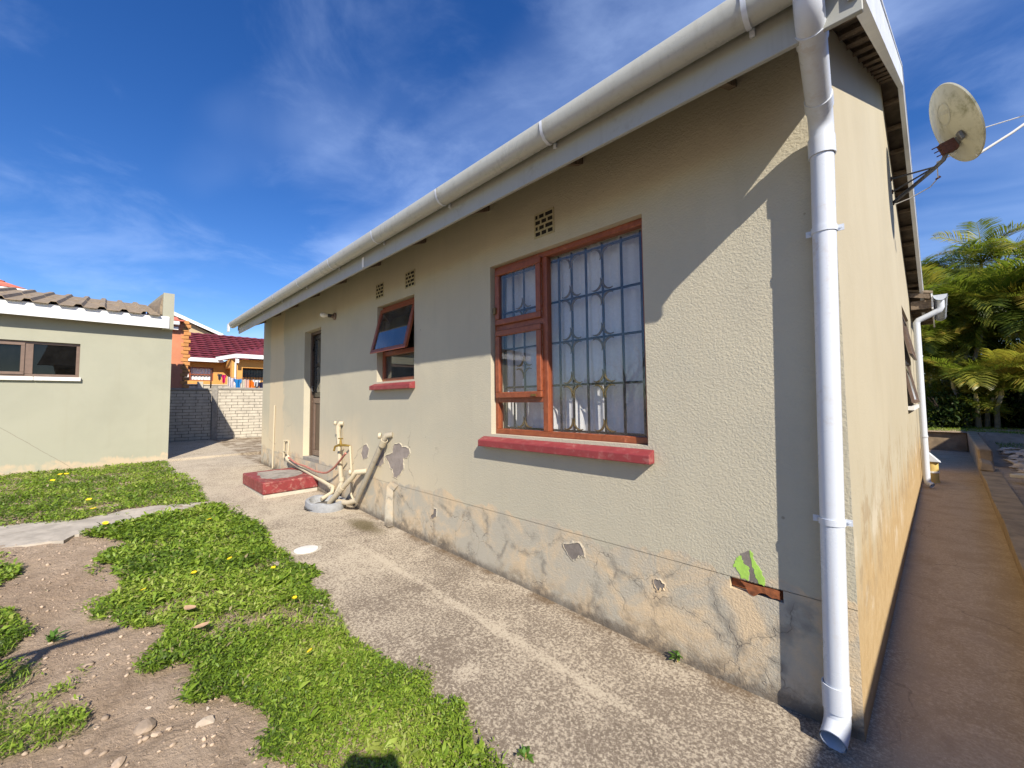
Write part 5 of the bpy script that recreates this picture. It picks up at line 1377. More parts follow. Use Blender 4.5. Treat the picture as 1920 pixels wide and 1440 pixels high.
# porch roof, nearer, hipped
p1 = on_x(444, 662, PXX+0.35); 
eL = on_x(430, 662, PXX+0.2)
n = 30
for r in range(5):
    xx0, zz0 = PXX+0.45-r*0.4, 3.98+r*0.13; m = MB(); vs = []
    ys0 = p1.y+r*0.35
    for i in range(n*2+1):
        y = ys0+i*((12.0-ys0)/(n*2)); up = 0.035 if i % 2 else 0
        vs += [(xx0, y, zz0-0.04), (xx0, y, zz0+0.03+up), (xx0-0.44, y, zz0+0.135+up)]
    m.add(vs, [(3*i+a, 3*i+a+1, 3*i+a+4, 3*i+a+3) for i in range(n*2) for a in (0, 1)])
    m.add([(xx0, ys0, zz0+0.03), (xx0-0.44, ys0+0.35, zz0+0.14), (xx0-1.0, ys0-0.1, zz0+0.03)], [(0, 1, 2)])
    m.build('tile_row', MAT['redtile'], yh, fix=False)
m = MB(); m.hexa([(PXX+0.40, p1.y, 3.80), (PXX+0.47, p1.y, 3.80), (PXX+0.47, 12, 3.80), (PXX+0.40, 12, 3.80), (PXX+0.40, p1.y, 4.0), (PXX+0.47, p1.y, 4.0), (PXX+0.47, 12, 4.0), (PXX+0.40, 12, 4.0)])
m.hexa([(ey0-0.1, p1.y-0.62, 3.74), (PXX+0.47, p1.y-0.05, 3.80), (PXX+0.43, p1.y-0.001, 3.80), (ey0-0.1, p1.y-0.55, 3.74), (ey0-0.1, p1.y-0.62, 3.93), (PXX+0.47, p1.y-0.05, 4.0), (PXX+0.43, p1.y-0.001, 4.0), (ey0-0.1, p1.y-0.55, 3.93)])
m.build('porch_fascia', MAT['white'], yh)
m = MB(); q = on_x(445, 668, PXX+0.5); m.box(PXX+0.36, PXX+0.395, q.y-0.05, q.y+0.1, 3.55, 3.85); m.tube([(PXX+0.05, q.y+0.02, 3.6), (PXX+0.05, q.y+0.02, 0.3)], 0.04, 8); m.build('downpipe', MAT['white'], yh)

# beige gable end with white barge, farther
bh = thing('beige_house', 'far beige gable end with white barge board above the red roof', 'house', (-45, 4, 0))
P0, P1 = on_x(322, 586, -45), on_x(416, 631, -45)
pk = (P0.y, P0.z)
m = MB(); m.prism([(6.85, 0.0), (6.85, 7.45), (6.9, 7.75), (pk[0], pk[1]-0.1), (pk[0]-0.3, 0.0)], lambda u, v, w_: Vector((-45-w_, u, v)), 0.0, 9.0); m.build('wall', MAT['beigewall'], bh)
m = MB(); m.prism([(pk[0], pk[1]-0.25), (P1.y, P1.z-0.08), (P1.y+0.02, P1.z+0.17), (pk[0], pk[1]+0.05)], lambda u, v, w_: Vector((-44.6+w_, u, v)), 0.0, 0.12); m.build('barge_board', MAT['white'], bh)
m = MB(); m.prism([(pk[0], pk[1]-0.03), (P1.y, P1.z+0.1), (P1.y, P1.z+0.16), (pk[0], pk[1]+0.04)], lambda u, v, w_: Vector((-44.62-w_, u, v)), 0.0, 9.0); m.build('roof', MAT['redtile'], bh)

# salmon hipped roof behind the shed
rh = thing('salmon_roof_house', 'house with salmon tiled hip roof and white fascia behind the shed', 'house', (-31, -6, 0))
A_ = on_x(48, 544, -30); B_ = on_x(0, 520, -31.5)
m = MB(); m.box(-38, -30.5, -16, A_.y-0.4, 0.2, A_.z-0.2); m.build('wall', MAT['beigewall'], rh)
slope = (on_x(0, 521, -31).z-A_.z)/(A_.y-on_x(0, 521, -31).y)
yy0 = -16.4; mid_y = (A_.y+yy0)/2
for r in range(10):
    f0, f1 = r/10, (r+1)/10
    hgt = 3.2
    def cor(f): return [(-30+(-4)*f, A_.y-(A_.y-mid_y)*f, A_.z+0.02+hgt*f), (-30-4*f, yy0+(mid_y-yy0)*f, A_.z+0.02+hgt*f), (-38.4+4.2*f, yy0+(mid_y-yy0)*f, A_.z+0.02+hgt*f), (-38.4+4.2*f, A_.y-(A_.y-mid_y)*f, A_.z+0.02+hgt*f)]
    c0_, c1_ = cor(f0), cor(min(1, f1+0.01)); m = MB()
    up = 0.05
    c0_ = [(p[0], p[1], p[2]+up) for p in c0_]
    for i in range(4): m.quad(c0_[i], c0_[(i+1) % 4], c1_[(i+1) % 4], c1_[i])
    m.build('tile_row', MAT['salmontile'], rh)
m = MB(); m.box(-30.06, -29.98, yy0, A_.y+0.05, A_.z-0.14, A_.z+0.04); m.box(-38.4, -30.07, A_.y-0.03, A_.y+0.05, A_.z-0.14, A_.z+0.04); m.build('fascia', MAT['white'], rh)

# second low wall in the neighbour's yard
lw = thing('yard_wall', 'low pale block wall in front of the yellow house', 'wall', (-22.5, 4, 0.3))
m = MB(); m.box(-22.6, -22.5, -2, 4.3, 0.2, 2.34); m.build('panel', MAT['joint'], lw)
for r in range(6):
    for i in range(5):
        q = MB(); y = 2.3+i*0.44-(r % 2)*0.2; q.box(-22.4995, -22.485, y, y+0.42, 1.6+r*0.12, 1.71+r*0.12); q.build('block', MAT['precast'], lw)
m = MB(); q = on_x(375, 722, -22.5); m.box(-22.55, -22.42, q.y-0.1, q.y+0.1, 0.2, 2.5); m.build('post', MAT['precast'], lw)
m = MB(); m.box(-22.62, -22.46, -2, 4.3, 2.341, 2.39); m.build('coping', MAT['precast'], lw)

# washing line with clothes
wl = thing('washing_line', 'wire washing line on thin rusty pole above the boundary wall', 'washing line', (-20, 3.1, 0.3))
m = MB(); q = on_x(396, 700, -20); m.tube([(-20, q.y, 0.3), (-20, q.y, on_x(395, 694, -20).z)], 0.025, 8); m.build('pole', MAT['rust'], wl)
l0 = on_x(409, 700, -20); l1 = on_x(432, 707, -20); l2 = on_x(500, 713, -20)
m = MB(); m.tube([(-20, q.y, l0.z+0.02), l0, l1, on_x(465, 711, -20), l2, (-20, 7, l2.z+0.05)], 0.006, 5); m.build('wire', MAT['galv'], wl)
def garment(kind, y, z, w_, h_, c, label, name='shirt'):
    """a hanging cloth with an outline of its own, folds and thickness"""
    mt = mat_cloth('cloth_'+kind, c, 0.25, 12)
    out_ = {'shirt': [(0, 0), (0.16, 0.0), (0.16, 0.45), (0.22, 0.5), (0.22, 1), (0.78, 1), (0.78, 0.5), (0.84, 0.45), (0.84, 0), (1, 0)], 'plain': [(0, 0), (0, 1), (1, 1), (1, 0)]}
    m = MB(); nx_, nz = 11, 8; vs = []; fs = []
    for j in range(nz):
        v = j/(nz-1)
        for i in range(nx_):
            u = i/(nx_-1)
            ww = 1.0
            if kind.startswith('shirt'): ww = 1.0 if v < 0.42 else 0.62
            if kind.startswith('trousers'): ww = 0.85+0.15*v
            yy_ = y+(u-0.5)*w_*ww
            dz = -v*h_-(0.06*h_*sin(u*pi) if v == 0 else 0)
            if kind.startswith('trousers') and v > 0.4 and abs(u-0.5) < 0.06: dz = -0.4*h_
            if kind.startswith('shirt') and v == 1: dz += 0.03*sin(u*9)
            vs.append((-20+0.03*sin(u*11+y*7)+0.02*v*sin(u*5+2), yy_, z+dz))
    nn = len(vs)
    vs += [(a-0.012, b_, c_) for a, b_, c_ in vs]
    for j in range(nz-1):
        for i in range(nx_-1):
            k = j*nx_+i; fs += [(k, k+1, k+nx_+1, k+nx_), (nn+k, nn+k+nx_, nn+k+nx_+1, nn+k+1)]
    m.add(vs, fs); o_ = m.build(name, mt, None, smooth=True, fix=False)
    tag(o_, label, 'laundry', 'clothes on the washing line')
L = [('shirt_grey', 412, 701, 0.14, 0.26, (0.10, 0.09, 0.11), 'small dark grey garment leftmost on the washing line', 'shirt'),
     ('shirt_pink', 420, 702, 0.16, 0.36, (0.72, 0.03, 0.19), 'bright pink top on the washing line', 'shirt'),
     ('plain_white', 430, 706, 0.12, 0.4, (0.72, 0.66, 0.66), 'narrow white cloth hanging right of the pink top', 'towel'),
     ('shirt_lilac', 435, 708, 0.22, 0.42, (0.70, 0.66, 0.72), 'pale lilac shirt on the washing line beside the blue one', 'shirt'),
     ('shirt_blue', 446, 710, 0.27, 0.45, (0.03, 0.24, 0.58), 'bright blue shirt on the washing line', 'shirt'),
     ('plain_pale', 455, 711, 0.14, 0.42, (0.66, 0.62, 0.53), 'cream cloth hanging right of the blue shirt', 'towel'),
     ('plain_peach', 463, 711, 0.16, 0.43, (0.70, 0.50, 0.44), 'peach towel hanging left of the orange garment', 'towel'),
     ('trousers_orange', 472, 713, 0.26, 0.46, (0.80, 0.20, 0.02), 'bright orange trousers on the washing line', 'trousers'),
     ('shirt_white', 481, 712, 0.28, 0.28, (0.78, 0.78, 0.78), 'white vest hanging right of the orange trousers', 'shirt'),
     ('trousers_navy', 486, 716, 0.32, 0.40, (0.03, 0.03, 0.07), 'dark navy trousers beside the house corner', 'trousers')]
for k, px, py, w_, h_, c, lab, nm in L:
    q = on_x(px, py, -20); garment(k, q.y, q.z, w_, h_, c, lab, nm)

# ------------------------------------------------------------------ curbs and cross wall of the passage
cw = thing('low_curb', 'low mossy concrete curb along the right of the side passage', 'curb', (0.6, 5, 0))
m = MB(); ysc = np.linspace(-2.0, 11.3, 20)
for i in range(len(ysc)-1):
    a, b = ysc[i], ysc[i+1]
    ia, ib = 0.55+(a-4.78)*0.0485, 0.55+(b-4.78)*0.0485
    bo = 0.03
    j0, j1 = 0.006*sin(i*1.7), 0.006*sin((i+1)*1.7)
    m.hexa([(ia+bo, a, -0.05), (ia+0.23, a, -0.05), (ib+0.23, b, -0.05), (ib+bo, b, -0.05), (ia+j0, a, 0.25+j0), (ia+0.21, a, 0.25-j0), (ib+0.21, b, 0.25-j1), (ib+j1, b, 0.25+j1)])
m.build('curb_body', MAT['curbc'], cw)
m = MB(); m.hexa([(0.80, 10.45, 0.252), (0.98, 10.40, 0.252), (1.02, 10.95, 0.252), (0.83, 11.0, 0.252), (0.83, 10.5, 0.40), (0.97, 10.48, 0.36), (0.99, 10.9, 0.38), (0.85, 10.95, 0.42)]); m.build('broken_block', MAT['curbc'], cw, bevel=0.02)
hw = thing('retaining_wall', 'higher retaining curb closing the far end of the passage', 'wall', (0.9, 14, 0))
m = MB(); m.hexa([(0.89, 11.31, -0.05), (1.06, 11.31, -0.05), (1.31, 16.8, -0.05), (1.13, 16.8, -0.05), (0.87, 11.31, 0.54), (1.045, 11.31, 0.535), (1.30, 16.8, 0.54), (1.11, 16.8, 0.54)]); m.build('side', MAT['curbc'], hw, bevel=0.02)
m = MB(); m.box(-0.6, 1.105, 16.56, 16.75, -0.05, 0.535); m.build('end', MAT['curbc'], hw, bevel=0.015)
m = MB(); pl_ = [Vector((1.02, 9.45, 0.31)), Vector((1.36, 9.15, 0.33))]
f = lambda u, v, w_: pl_[0].lerp(pl_[1], u)+Vector((0.45*v, 0.5*v, 0.02*v))+Vector((0, 0, w_))
m.fbox(f, 0, 1, 0, 0.3, 0, 0.05); o = m.build('plank', MAT['precast'], None, bevel=0.006); tag(o, 'pale flat slab of concrete lying on the rubble beside the curb', 'slab')

def rock_mesh(name, mat, seed, flat=0.6):
    rr = random.Random(seed); bm = bmesh.new(); bmesh.ops.create_icosphere(bm, subdivisions=2, radius=1.0)
    pl = [(Vector((rr.gauss(0, 1), rr.gauss(0, 1), rr.gauss(0, 1))).normalized(), rr.uniform(0.42, 0.75)) for _ in range(12)]
    for v in bm.verts:
        for nrm_, dd in pl:
            k = v.co.dot(nrm_)-dd
            if k > 0: v.co -= nrm_*k
        v.co *= 1+rr.uniform(-0.04, 0.04); v.co.z *= flat
    me = bpy.data.meshes.new(name); bm.to_mesh(me); bm.free(); me.materials.append(mat)
    return me
rocks = [rock_mesh('rubble', MAT['stone'], k, 0.42) for k in range(5)]
rr = random.Random(4)
spots = []
for i in range(120):
    y = rr.uniform(9.8, 14.6); x = inner_x(y)+0.36+rr.random()**1.2*1.3
    spots.append((x, y))
for i, (x, y) in enumerate(spots):
    o = link('rubble_stone', rocks[i % 5]); s = rr.uniform(0.06, 0.16)
    pile = max(0, 0.3-abs(x-inner_x(y)-0.9)*0.3)*max(0, 1-abs(y-12.6)/2.2)
    o.location = (x, y, 0.25+s*0.2+pile*rr.random()); o.scale = (s, s*rr.uniform(0.6, 1), s*rr.uniform(0.5, 1)); o.rotation_euler = (rr.uniform(-0.4, 0.4), rr.uniform(-0.4, 0.4), rr.uniform(0, 6))
    tag(o, 'pale broken stone in the rubble heap beside the passage curb', 'stone', 'stones of the rubble heap')

# ------------------------------------------------------------------ plants
def leaf_cloud(P, D, N, L, W, fold=0.25, tone=None, droop=0.3, seed=1):
    """leaves as bent 2-quad strips. P base, D direction, N up, L length, W width: arrays"""
    n = len(P); S = np.cross(D, N); S /= (np.linalg.norm(S, axis=1, keepdims=True)+1e-9)
    Lc = L[:, None]; Wc = W[:, None]
    down = np.array([0, 0, -1.0])
    p0 = P; p1 = P+D*Lc*0.5; p2 = P+D*Lc+down*Lc*droop*0.5
    up = N*Wc*fold
    v = np.stack([p0-S*Wc*0.12, p0+S*Wc*0.12, p1-S*Wc*0.5+up, p1+S*Wc*0.5+up, p2-S*Wc*0.10, p2+S*Wc*0.10], 1)
    co = v.reshape(-1, 3)
    b = (np.arange(n)*6)[:, None]
    f = np.concatenate([b+np.array([[0, 1, 3, 2]]), b+np.array([[2, 3, 5, 4]])], 0)
    t = np.repeat(tone if tone is not None else RNG.random(n), 6)
    return co, f, t

def inpoly(x, y, P):
    P = np.array(P); r = np.zeros(len(x), bool); j = len(P)-1
    for i in range(len(P)):
        xi, yi = P[i]; xj, yj = P[j]
        c = ((yi > y) != (yj > y)) & (x < (xj-xi)*(y-yi)/(yj-yi+1e-12)+xi)
        r ^= c; j = i
    return r
EB = [(-0.75, 0.95), (-0.5, 0.2)]
right_edge = [(-6.75, 1.06), (-6.18, 1.11), (-5.3, 1.3), (-4.65, 1.29), (-4.15, 1.24), (-3.76, 1.34), (-3.45, 1.23), (-3.11, 1.22), (-2.76, 1.19), (-2.56, 1.14), (-2.26, 1.2), (-1.94, 1.27), (-1.83, 1.2), (-1.65, 1.31), (-1.53, 1.28), (-1.48, 1.2), (-1.4, 1.19), (-1.25, 1.17), (-1.0, 1.0), (-0.75, 0.5)]
inner = [(-0.95, 0.3), (-1.4, 0.45), (-1.87, 0.60), (-1.98, 0.56), (-2.13, 0.54), (-2.29, 0.56), (-2.42, 0.5), (-2.54, 0.48), (-2.53, 0.35), (-2.76, 0.31), (-2.85, 0.41), (-3.01, 0.37), (-2.97, 0.27), (-3.16, 0.19), (-3.26, 0.25), (-3.57, 0.28), (-3.68, 0.17), (-3.98, 0.04), (-4.22, 0.09), (-4.37, 0.17), (-4.88, 0.1), (-5.36, 0.04), (-5.64, 0.31), (-5.92, 0.19), (-6.38, -0.12), (-6.45, 0.05), (-6.6, 0.45), (-6.55, 0.8)]
G1 = right_edge+inner
G2 = [(-11.56, -8), (-11.56, 1.0), (-11.3, 0.97), (-9.91, 1.05), (-8.58, 1.15), (-7.68, 1.07), (-6.95, 1.10), (-7.2, 0.72), (-7.3, 0.28), (-7.05, -0.15), (-7.4, -0.8), (-8.3, -1.8), (-10.5, -5), (-11, -8)]
LT = [[(-6.2, -0.7), (-5.68, -0.49), (-5.27, -0.44), (-5.05, -0.52), (-5.3, -1.3), (-6, -1.2)], [(-4.9, -0.5), (-4.51, -0.38), (-4.19, -0.33), (-4.03, -0.25), (-3.9, -0.32), (-3.77, -0.36), (-3.8, -0.9), (-4.8, -1.0)], [(-3.64, -0.33), (-3.37, -0.23), (-3.17, -0.13), (-2.99, -0.14), (-2.84, -0.01), (-2.74, -0.08), (-2.80, -0.2), (-2.78, -0.3), (-3.2, -0.8), (-3.7, -0.6)]]
def scatter(poly, n, jit=0.05):
    P = np.array(poly); lo = P.min(0); hi = P.max(0)
    x = RNG.uniform(lo[0], hi[0], n); y = RNG.uniform(lo[1], hi[1], n)
    jx = x+(fbm(x*4, y*4, 21)-0.5)*jit*5; jy = y+(fbm(x*4+9, y*4, 33)-0.5)*jit*5
    k = inpoly(jx, jy, poly); return x[k], y[k]
allco = []; allf = []; allt = []; base = 0
def add_leaves(x, y, zb, size, upright, wr, tonebias, blade=False):
    global base
    n = len(x)
    if n == 0: return
    az = RNG.uniform(0, 2*pi, n); el = np.clip(RNG.normal(upright, 0.32, n), 0.02, 1.5)
    D = np.stack([np.cos(az)*np.cos(el), np.sin(az)*np.cos(el), np.sin(el)], 1)
    N = np.stack([-np.cos(az)*np.sin(el), -np.sin(az)*np.sin(el), np.cos(el)], 1)
    roll = RNG.normal(0, 0.4, n)[:, None]; S = np.cross(D, N); N = N*np.cos(roll)+S*np.sin(roll)
    L_ = size*RNG.uniform(0.6, 1.3, n); W_ = L_*wr*RNG.uniform(0.7, 1.2, n)
    clump = fbm(x*2.3, y*2.3, 41)
    t = np.clip(0.48+(clump-0.5)*1.3+RNG.normal(0, 0.23, n)+tonebias, 0, 0.9)
    dry = RNG.random(n) < (0.03 if not blade else 0.14)+0.22*np.clip(fbm(x*1.3, y*1.3, 97)*3-1.75, 0, 1); t[dry] = RNG.uniform(0.9, 1.0, dry.sum())
    P = np.stack([x, y, zb], 1)
    co, f, tt = leaf_cloud(P, D, N, L_, W_, 0.22, t, 0.25 if not blade else 0.5)
    allco.append(co); allf.append(f+base); allt.append(tt); base += len(co)
def dens(poly, area_n):
    return scatter(poly, area_n)
def cover(poly, n, sizef, far=False):
    x, y = scatter(poly, n)
    x2_, y2_ = scatter(poly, n//9, 0.17); x = np.concatenate([x, x2_]); y = np.concatenate([y, y2_])
    dist = np.sqrt(x*x+y*y)
    keep = RNG.random(len(x)) < np.clip((2.6/dist)**0.9, 0.12, 1)*np.clip(fbm(x*3.1, y*3.1, 77)*3.8-0.95, 0.07, 1)
    x, y = x[keep], y[keep]; dist = dist[keep]
    mound = np.clip(fbm(x*1.7, y*1.7, 51)-0.25, 0, 1)
    z = np_gz(x)+RNG.random(len(x))**1.2*(0.014+0.085*mound)*(1 if not far else 0.7)
    add_leaves(x, y, z, sizef*np.where(RNG.random(len(x)) < 0.25, 1.3, 0.82)*np.clip(dist/2.8, 0.85, 2.2), 0.42, 0.40, 0.0)
cover(G1, 300000, 0.0225)
cover(G2, 400000, 0.0195, True)
for p in LT: cover(p, 16000, 0.021)
# longer grass blades
for poly, n in ((G1, 20000), (G2, 16000), (LT[0], 1500), (LT[1], 1900), (LT[2], 3000)):
    x, y = scatter(poly, n, 0.07)
    k = fbm(x*1.9, y*1.9, 61) > 0.43; x, y = x[k], y[k]
    dist = np.sqrt(x*x+y*y)
    add_leaves(x, y, np_gz(x), 0.062*np.ones(len(x)), 0.7, 0.075*np.clip(dist/3, 1, 2.2), 0.06, True)
# rosettes of broad weeds
rx_ = []; ry_ = []
x, y = scatter(G1, 330); 
for a, b in zip(x, y):
    k = RNG.integers(6, 12); rx_ += [a]*k; ry_ += [b]*k
rx_ = np.array(rx_); ry_ = np.array(ry_)
add_leaves(rx_+RNG.normal(0, .006, len(rx_)), ry_+RNG.normal(0, .006, len(rx_)), np_gz(rx_)+0.03, 0.055*np.ones(len(rx_)), 0.45, 0.32, 0.08)
co = np.concatenate(allco); fc = np.concatenate(allf); tt = np.concatenate(allt)
grass = quads_obj('grass', co, fc, MAT['grass'], attr=tt)
tag(grass, 'bright green low ground cover and grass spreading over the yard', 'grass', kind='stuff')

# yellow flowers
fl_px = [(392, 988), (430, 1066), (472, 1058), (512, 1084), (363, 1094), (268, 1128), (552, 1144), (580, 1250), (197, 996), (174, 967), (166, 949), (98, 911), (112, 899), (124, 898), (12, 901), (88, 897)]
fme = MB()
fme.lathe([(0.001, 0.004), (0.35, 0.05), (0.36, 0.0)], (0, 0, 0), (0, 0, 1), 8)
for k in range(11):
    a = 2*pi*k/11
    ca_, sa_ = cos(a), sin(a)
    P_ = [(0.25*ca_-0.12*sa_, 0.25*sa_+0.12*ca_, 0.0), (0.25*ca_+0.12*sa_, 0.25*sa_-0.12*ca_, 0.0), (0.75*ca_+0.17*sa_, 0.75*sa_-0.17*ca_, 0.14), (1.0*ca_, 1.0*sa_, 0.10), (0.75*ca_-0.17*sa_, 0.75*sa_+0.17*ca_, 0.14)]
    fme.add(P_, [(0, 1, 2, 3, 4)])
f0 = fme.build('yellow_flower', MAT['yellow'], None)
where = ['by the end of the grey strip', 'alone in the middle of the near grass', 'left of the path edge in the near grass', 'nearest the path in the middle grass', 'towards the bare earth from the grass middle', 'in the grass beside the bare earth', 'low in the grass right of the pink dry leaf', 'large one close to the path edge', 'beside the grey strip on its near side', 'in the lawn close behind the grey strip', 'in the lawn right of the shed foot', 'in front of the shed wall', 'first of a pair below the shed wall', 'second of a pair below the shed wall', 'leftmost one below the shed wall', 'left of the pair below the shed wall']
for i, q in enumerate(fl_px):
    p = on_ground(*q); o = f0 if i == 0 else f0.copy()
    if i: col.objects.link(o)
    o.location = (p.x, p.y, gz(p.x)+0.088); s = 0.017*max(1, min(2.0, p.length/3.5)); o.scale = (s, s, s)
    o.rotation_euler = (random.uniform(-.5, .1), random.uniform(-.3, .4), random.uniform(0, 6))
    tag(o, 'yellow daisy flower '+where[i], 'flower', 'yellow daisies in the grass')
# two dry leaves
def dry_leaf(px, py, s, rot, label):
    p = on_ground(px, py); m = MB(); P_ = [(-1, 0), (-0.5, 0.5), (0.2, 0.62), (0.7, 0.4), (1.0, 0.05), (0.6, -0.45), (0, -0.6), (-0.6, -0.42)]
    r = Matrix.Rotation(rot, 4, 'Z')
    top = [r @ Vector((u*s, v*s, 0.35*s*(u*u*0.6+v*v))) for u, v in P_]; c_ = Vector((0, 0, 0.0))
    zz_ = gz(p.x)+0.065
    vs = [Vector((p.x, p.y, zz_))+q for q in top]+[Vector((p.x, p.y, zz_+0.002))]
    m.add(vs, [(i, (i+1) % 8, 8) for i in range(8)]); o = m.build('dry_leaf', MAT['dryleaf'], None); tag(o, label, 'leaf')
dry_leaf(355, 1159, 0.05, 0.4, 'curled tan dry leaf on the grass, the left one of two')
dry_leaf(377, 1194, 0.045, 1.7, 'pinkish dry leaf on the grass, right of the tan one')

# stones on the bare earth
def ground_obj_stone(px, py, s, label, mat='chalk'):
    p = on_ground(px, py); o = link('stone', stone_me[(px+py) % 4]); o.location = (p.x, p.y, gz(p.x)+s*0.06-0.008); o.scale = (s, s*0.75, s*0.75); o.rotation_euler = (random.uniform(-.3, .3), random.uniform(-.3, .3), random.uniform(0, 6))
    tag(o, label, 'stone', 'loose stones on the bare earth')
stone_me = [rock_mesh('stone', MAT['chalk'] if k % 2 else MAT['pebble'], 20+k, 0.7) for k in range(4)]
for q, s, lab in (((270, 1358), 0.06, 'largest pale flat stone on the bare earth near the picture bottom'), ((385, 1350), 0.055, 'pale slab of stone beside the grass edge'), ((295, 1373), 0.026, 'round stone right of the large flat stone'), ((145, 1305), 0.03, 'pale stone beside the left weeds'), ((220, 1430), 0.035, 'half buried stone at the picture bottom'), ((225, 1218), 0.018, 'small white stone in the middle of the earth'), ((100, 1290), 0.028, 'brown stone below the pole shadow'), ((278, 1325), 0.02, 'small pale stone above the large flat stone'), ((303, 1230), 0.025, 'white flake at the grass edge'), ((390, 1325), 0.02, 'small stone under the grass edge')):
    ground_obj_stone(q[0], q[1], s, lab)
# gravel and clods, joined
ico = bmesh.new(); bmesh.ops.create_icosphere(ico, subdivisions=1, radius=1.0)
iv = np.array([v.co[:] for v in ico.verts]); it = np.array([[v.index for v in f.verts] for f in ico.faces]); ico.free()
n = 26000
x = RNG.uniform(-8.5, -1.2, n); y = RNG.uniform(-3.0, 1.1, n)
k = RNG.random(n) < np.clip(3.2/np.sqrt(x*x+y*y), 0.1, 1)*np.clip(fbm(x*2, y*2, 88)*2.6-0.6, 0.1, 1); x, y = x[k], y[k]; n = len(x)
s = 0.0025+0.011*RNG.random(n)**6; cl_ = RNG.random(n) < 0.02; s[cl_] = RNG.uniform(0.009, 0.021, cl_.sum())
sv = np.stack([s*RNG.uniform(.7, 1.4, n), s*RNG.uniform(.6, 1.2, n), s*RNG.uniform(.4, .9, n)], 1)
ang_ = RNG.uniform(0, 2*pi, n)
V = iv[None]*(1+RNG.uniform(-.22, .22, (n, len(iv), 1)))*sv[:, None]
Vx = V[..., 0]*np.cos(ang_)[:, None]-V[..., 1]*np.sin(ang_)[:, None]; Vy = V[..., 0]*np.sin(ang_)[:, None]+V[..., 1]*np.cos(ang_)[:, None]
zz_ = dirt_z(x, y)
co = np.stack([Vx+x[:, None], Vy+y[:, None], V[..., 2]+zz_[:, None]+sv[:, 2:3]*0.4], -1).reshape(-1, 3)
ft = (it[None]+(np.arange(n)*len(iv))[:, None, None]).reshape(-1, 3)
o = quads_obj('gravel', co, ft, MAT['pebble']); tag(o, 'small stones and clods strewn over the bare earth', 'gravel', kind='stuff')

# weeds at the foot of the wall and on the path
def weed(px, py, n, s, label, tall=False):
    p = on_ground(px, py); t = thing('weed', label, 'weed', (p.x, p.y, gz(p.x)))
    az = RNG.uniform(0, 2*pi, n); el = RNG.uniform(0.2, 1.1, n)
    D = np.stack([np.cos(az)*np.cos(el), np.sin(az)*np.cos(el), np.sin(el)], 1); N = np.stack([-np.cos(az)*np.sin(el), -np.sin(az)*np.sin(el), np.cos(el)], 1)
    P = np.stack([RNG.normal(0, s*0.12, n), RNG.normal(0, s*0.12, n), RNG.uniform(0, s*0.6, n)], 1)
    co, f, tt_ = leaf_cloud(P, D, N, s*RNG.uniform(0.5, 1, n), s*RNG.uniform(0.25, 0.4, n), 0.2, RNG.random(n))
    quads_obj('leaves', co, f, MAT['weed'], t, attr=tt_)
    m = MB(); m.tube([(p.x, p.y, gz(p.x)-0.01), (p.x+0.004, p.y, gz(p.x)+s*0.6)], 0.003, 5); m.build('stem', MAT['crownshaft'], t)
weed(1270, 1240, 14, 0.06, 'small green weed growing at the foot of the long wall')
weed(985, 1425, 22, 0.05, 'tiny sprawling weed on the path near the picture bottom')
weed(98, 1207, 20, 0.07, 'bright green seedling on the bare earth beside the pole shadow')
weed(180, 1150, 10, 0.05, 'dark small sprig on the bare earth left of the grass')

# areca palms beyond the passage
def frond(L_, arch, nl=34, lw=0.035, seed=0):
    """one frond lying along +x: returns leaf arrays and rachis points"""
    r = np.random.default_rng(seed)
    s = np.linspace(0.0, 1, 16)
    a0 = radians(72); a1 = a0-arch
    th = a0+(a1-a0)*s**1.15
    dx_ = np.cos(th)*L_/15; dz_ = np.sin(th)*L_/15
    px_ = np.concatenate([[0], np.cumsum(dx_[:-1])]); pz_ = np.concatenate([[0], np.cumsum(dz_[:-1])])
    rach = np.stack([px_, np.zeros(16), pz_], 1)
    P = []; D = []; N = []; LL = []
    for sd in (-1, 1):
        t = np.linspace(0.2, 0.99, nl)+r.normal(0, .004, nl)
        ix = np.interp(t, s, px_); iz = np.interp(t, s, pz_); tt_ = np.interp(t, s, th)
        T = np.stack([np.cos(tt_), np.zeros(nl), np.sin(tt_)], 1); U = np.stack([-np.sin(tt_), np.zeros(nl), np.cos(tt_)], 1)
        sdv = np.array([0, sd, 0.0])
        d = T*0.62+sdv*0.75+U*(0.32+r.normal(0, .1, nl))[:, None]
        d /= np.linalg.norm(d, axis=1, keepdims=True)
        P.append(np.stack([ix, np.zeros(nl), iz], 1)); D.append(d); N.append(U)
        LL.append(L_*0.30*np.sin(np.clip(t, 0, 1)*pi*0.86+0.25)**0.8+0.05)
    return rach, np.concatenate(P), np.concatenate(D), np.concatenate(N), np.concatenate(LL)
FROND = []
for k in range(10):
    r = np.random.default_rng(100+k)
    rach, P, D, N, LL = frond(1.0, radians([60, 75, 90, 105, 120, 80, 95, 110, 70, 130][k]), 50, seed=200+k)
    tone = np.clip([0.35, 0.6, 0.45, 0.72, 0.25, 0.85, 0.4, 0.65, 0.95, 0.5][k]+r.normal(0, .1, len(P)), 0, 1)
    co, f, tt_ = leaf_cloud(P, D, N, LL, 0.0145*np.ones(len(P)), 0.3, tone, 0.4)
    m = MB(); m.tube([tuple(p) for p in rach[::2]], [0.010, 0.009, 0.007, 0.006, 0.005, 0.004, 0.003, 0.002], 4, cap=False)
    rv = np.array(m.v); rf = np.array([q for q in m.f])
    co = np.concatenate([co, rv]); f = np.concatenate([f, rf+len(tt_)]); tt_ = np.concatenate([tt_, np.full(len(rv), 0.8)])
    tmp = quads_obj('frond', co, f, MAT['palm'], attr=tt_); FROND.append(tmp.data); bpy.data.objects.remove(tmp)
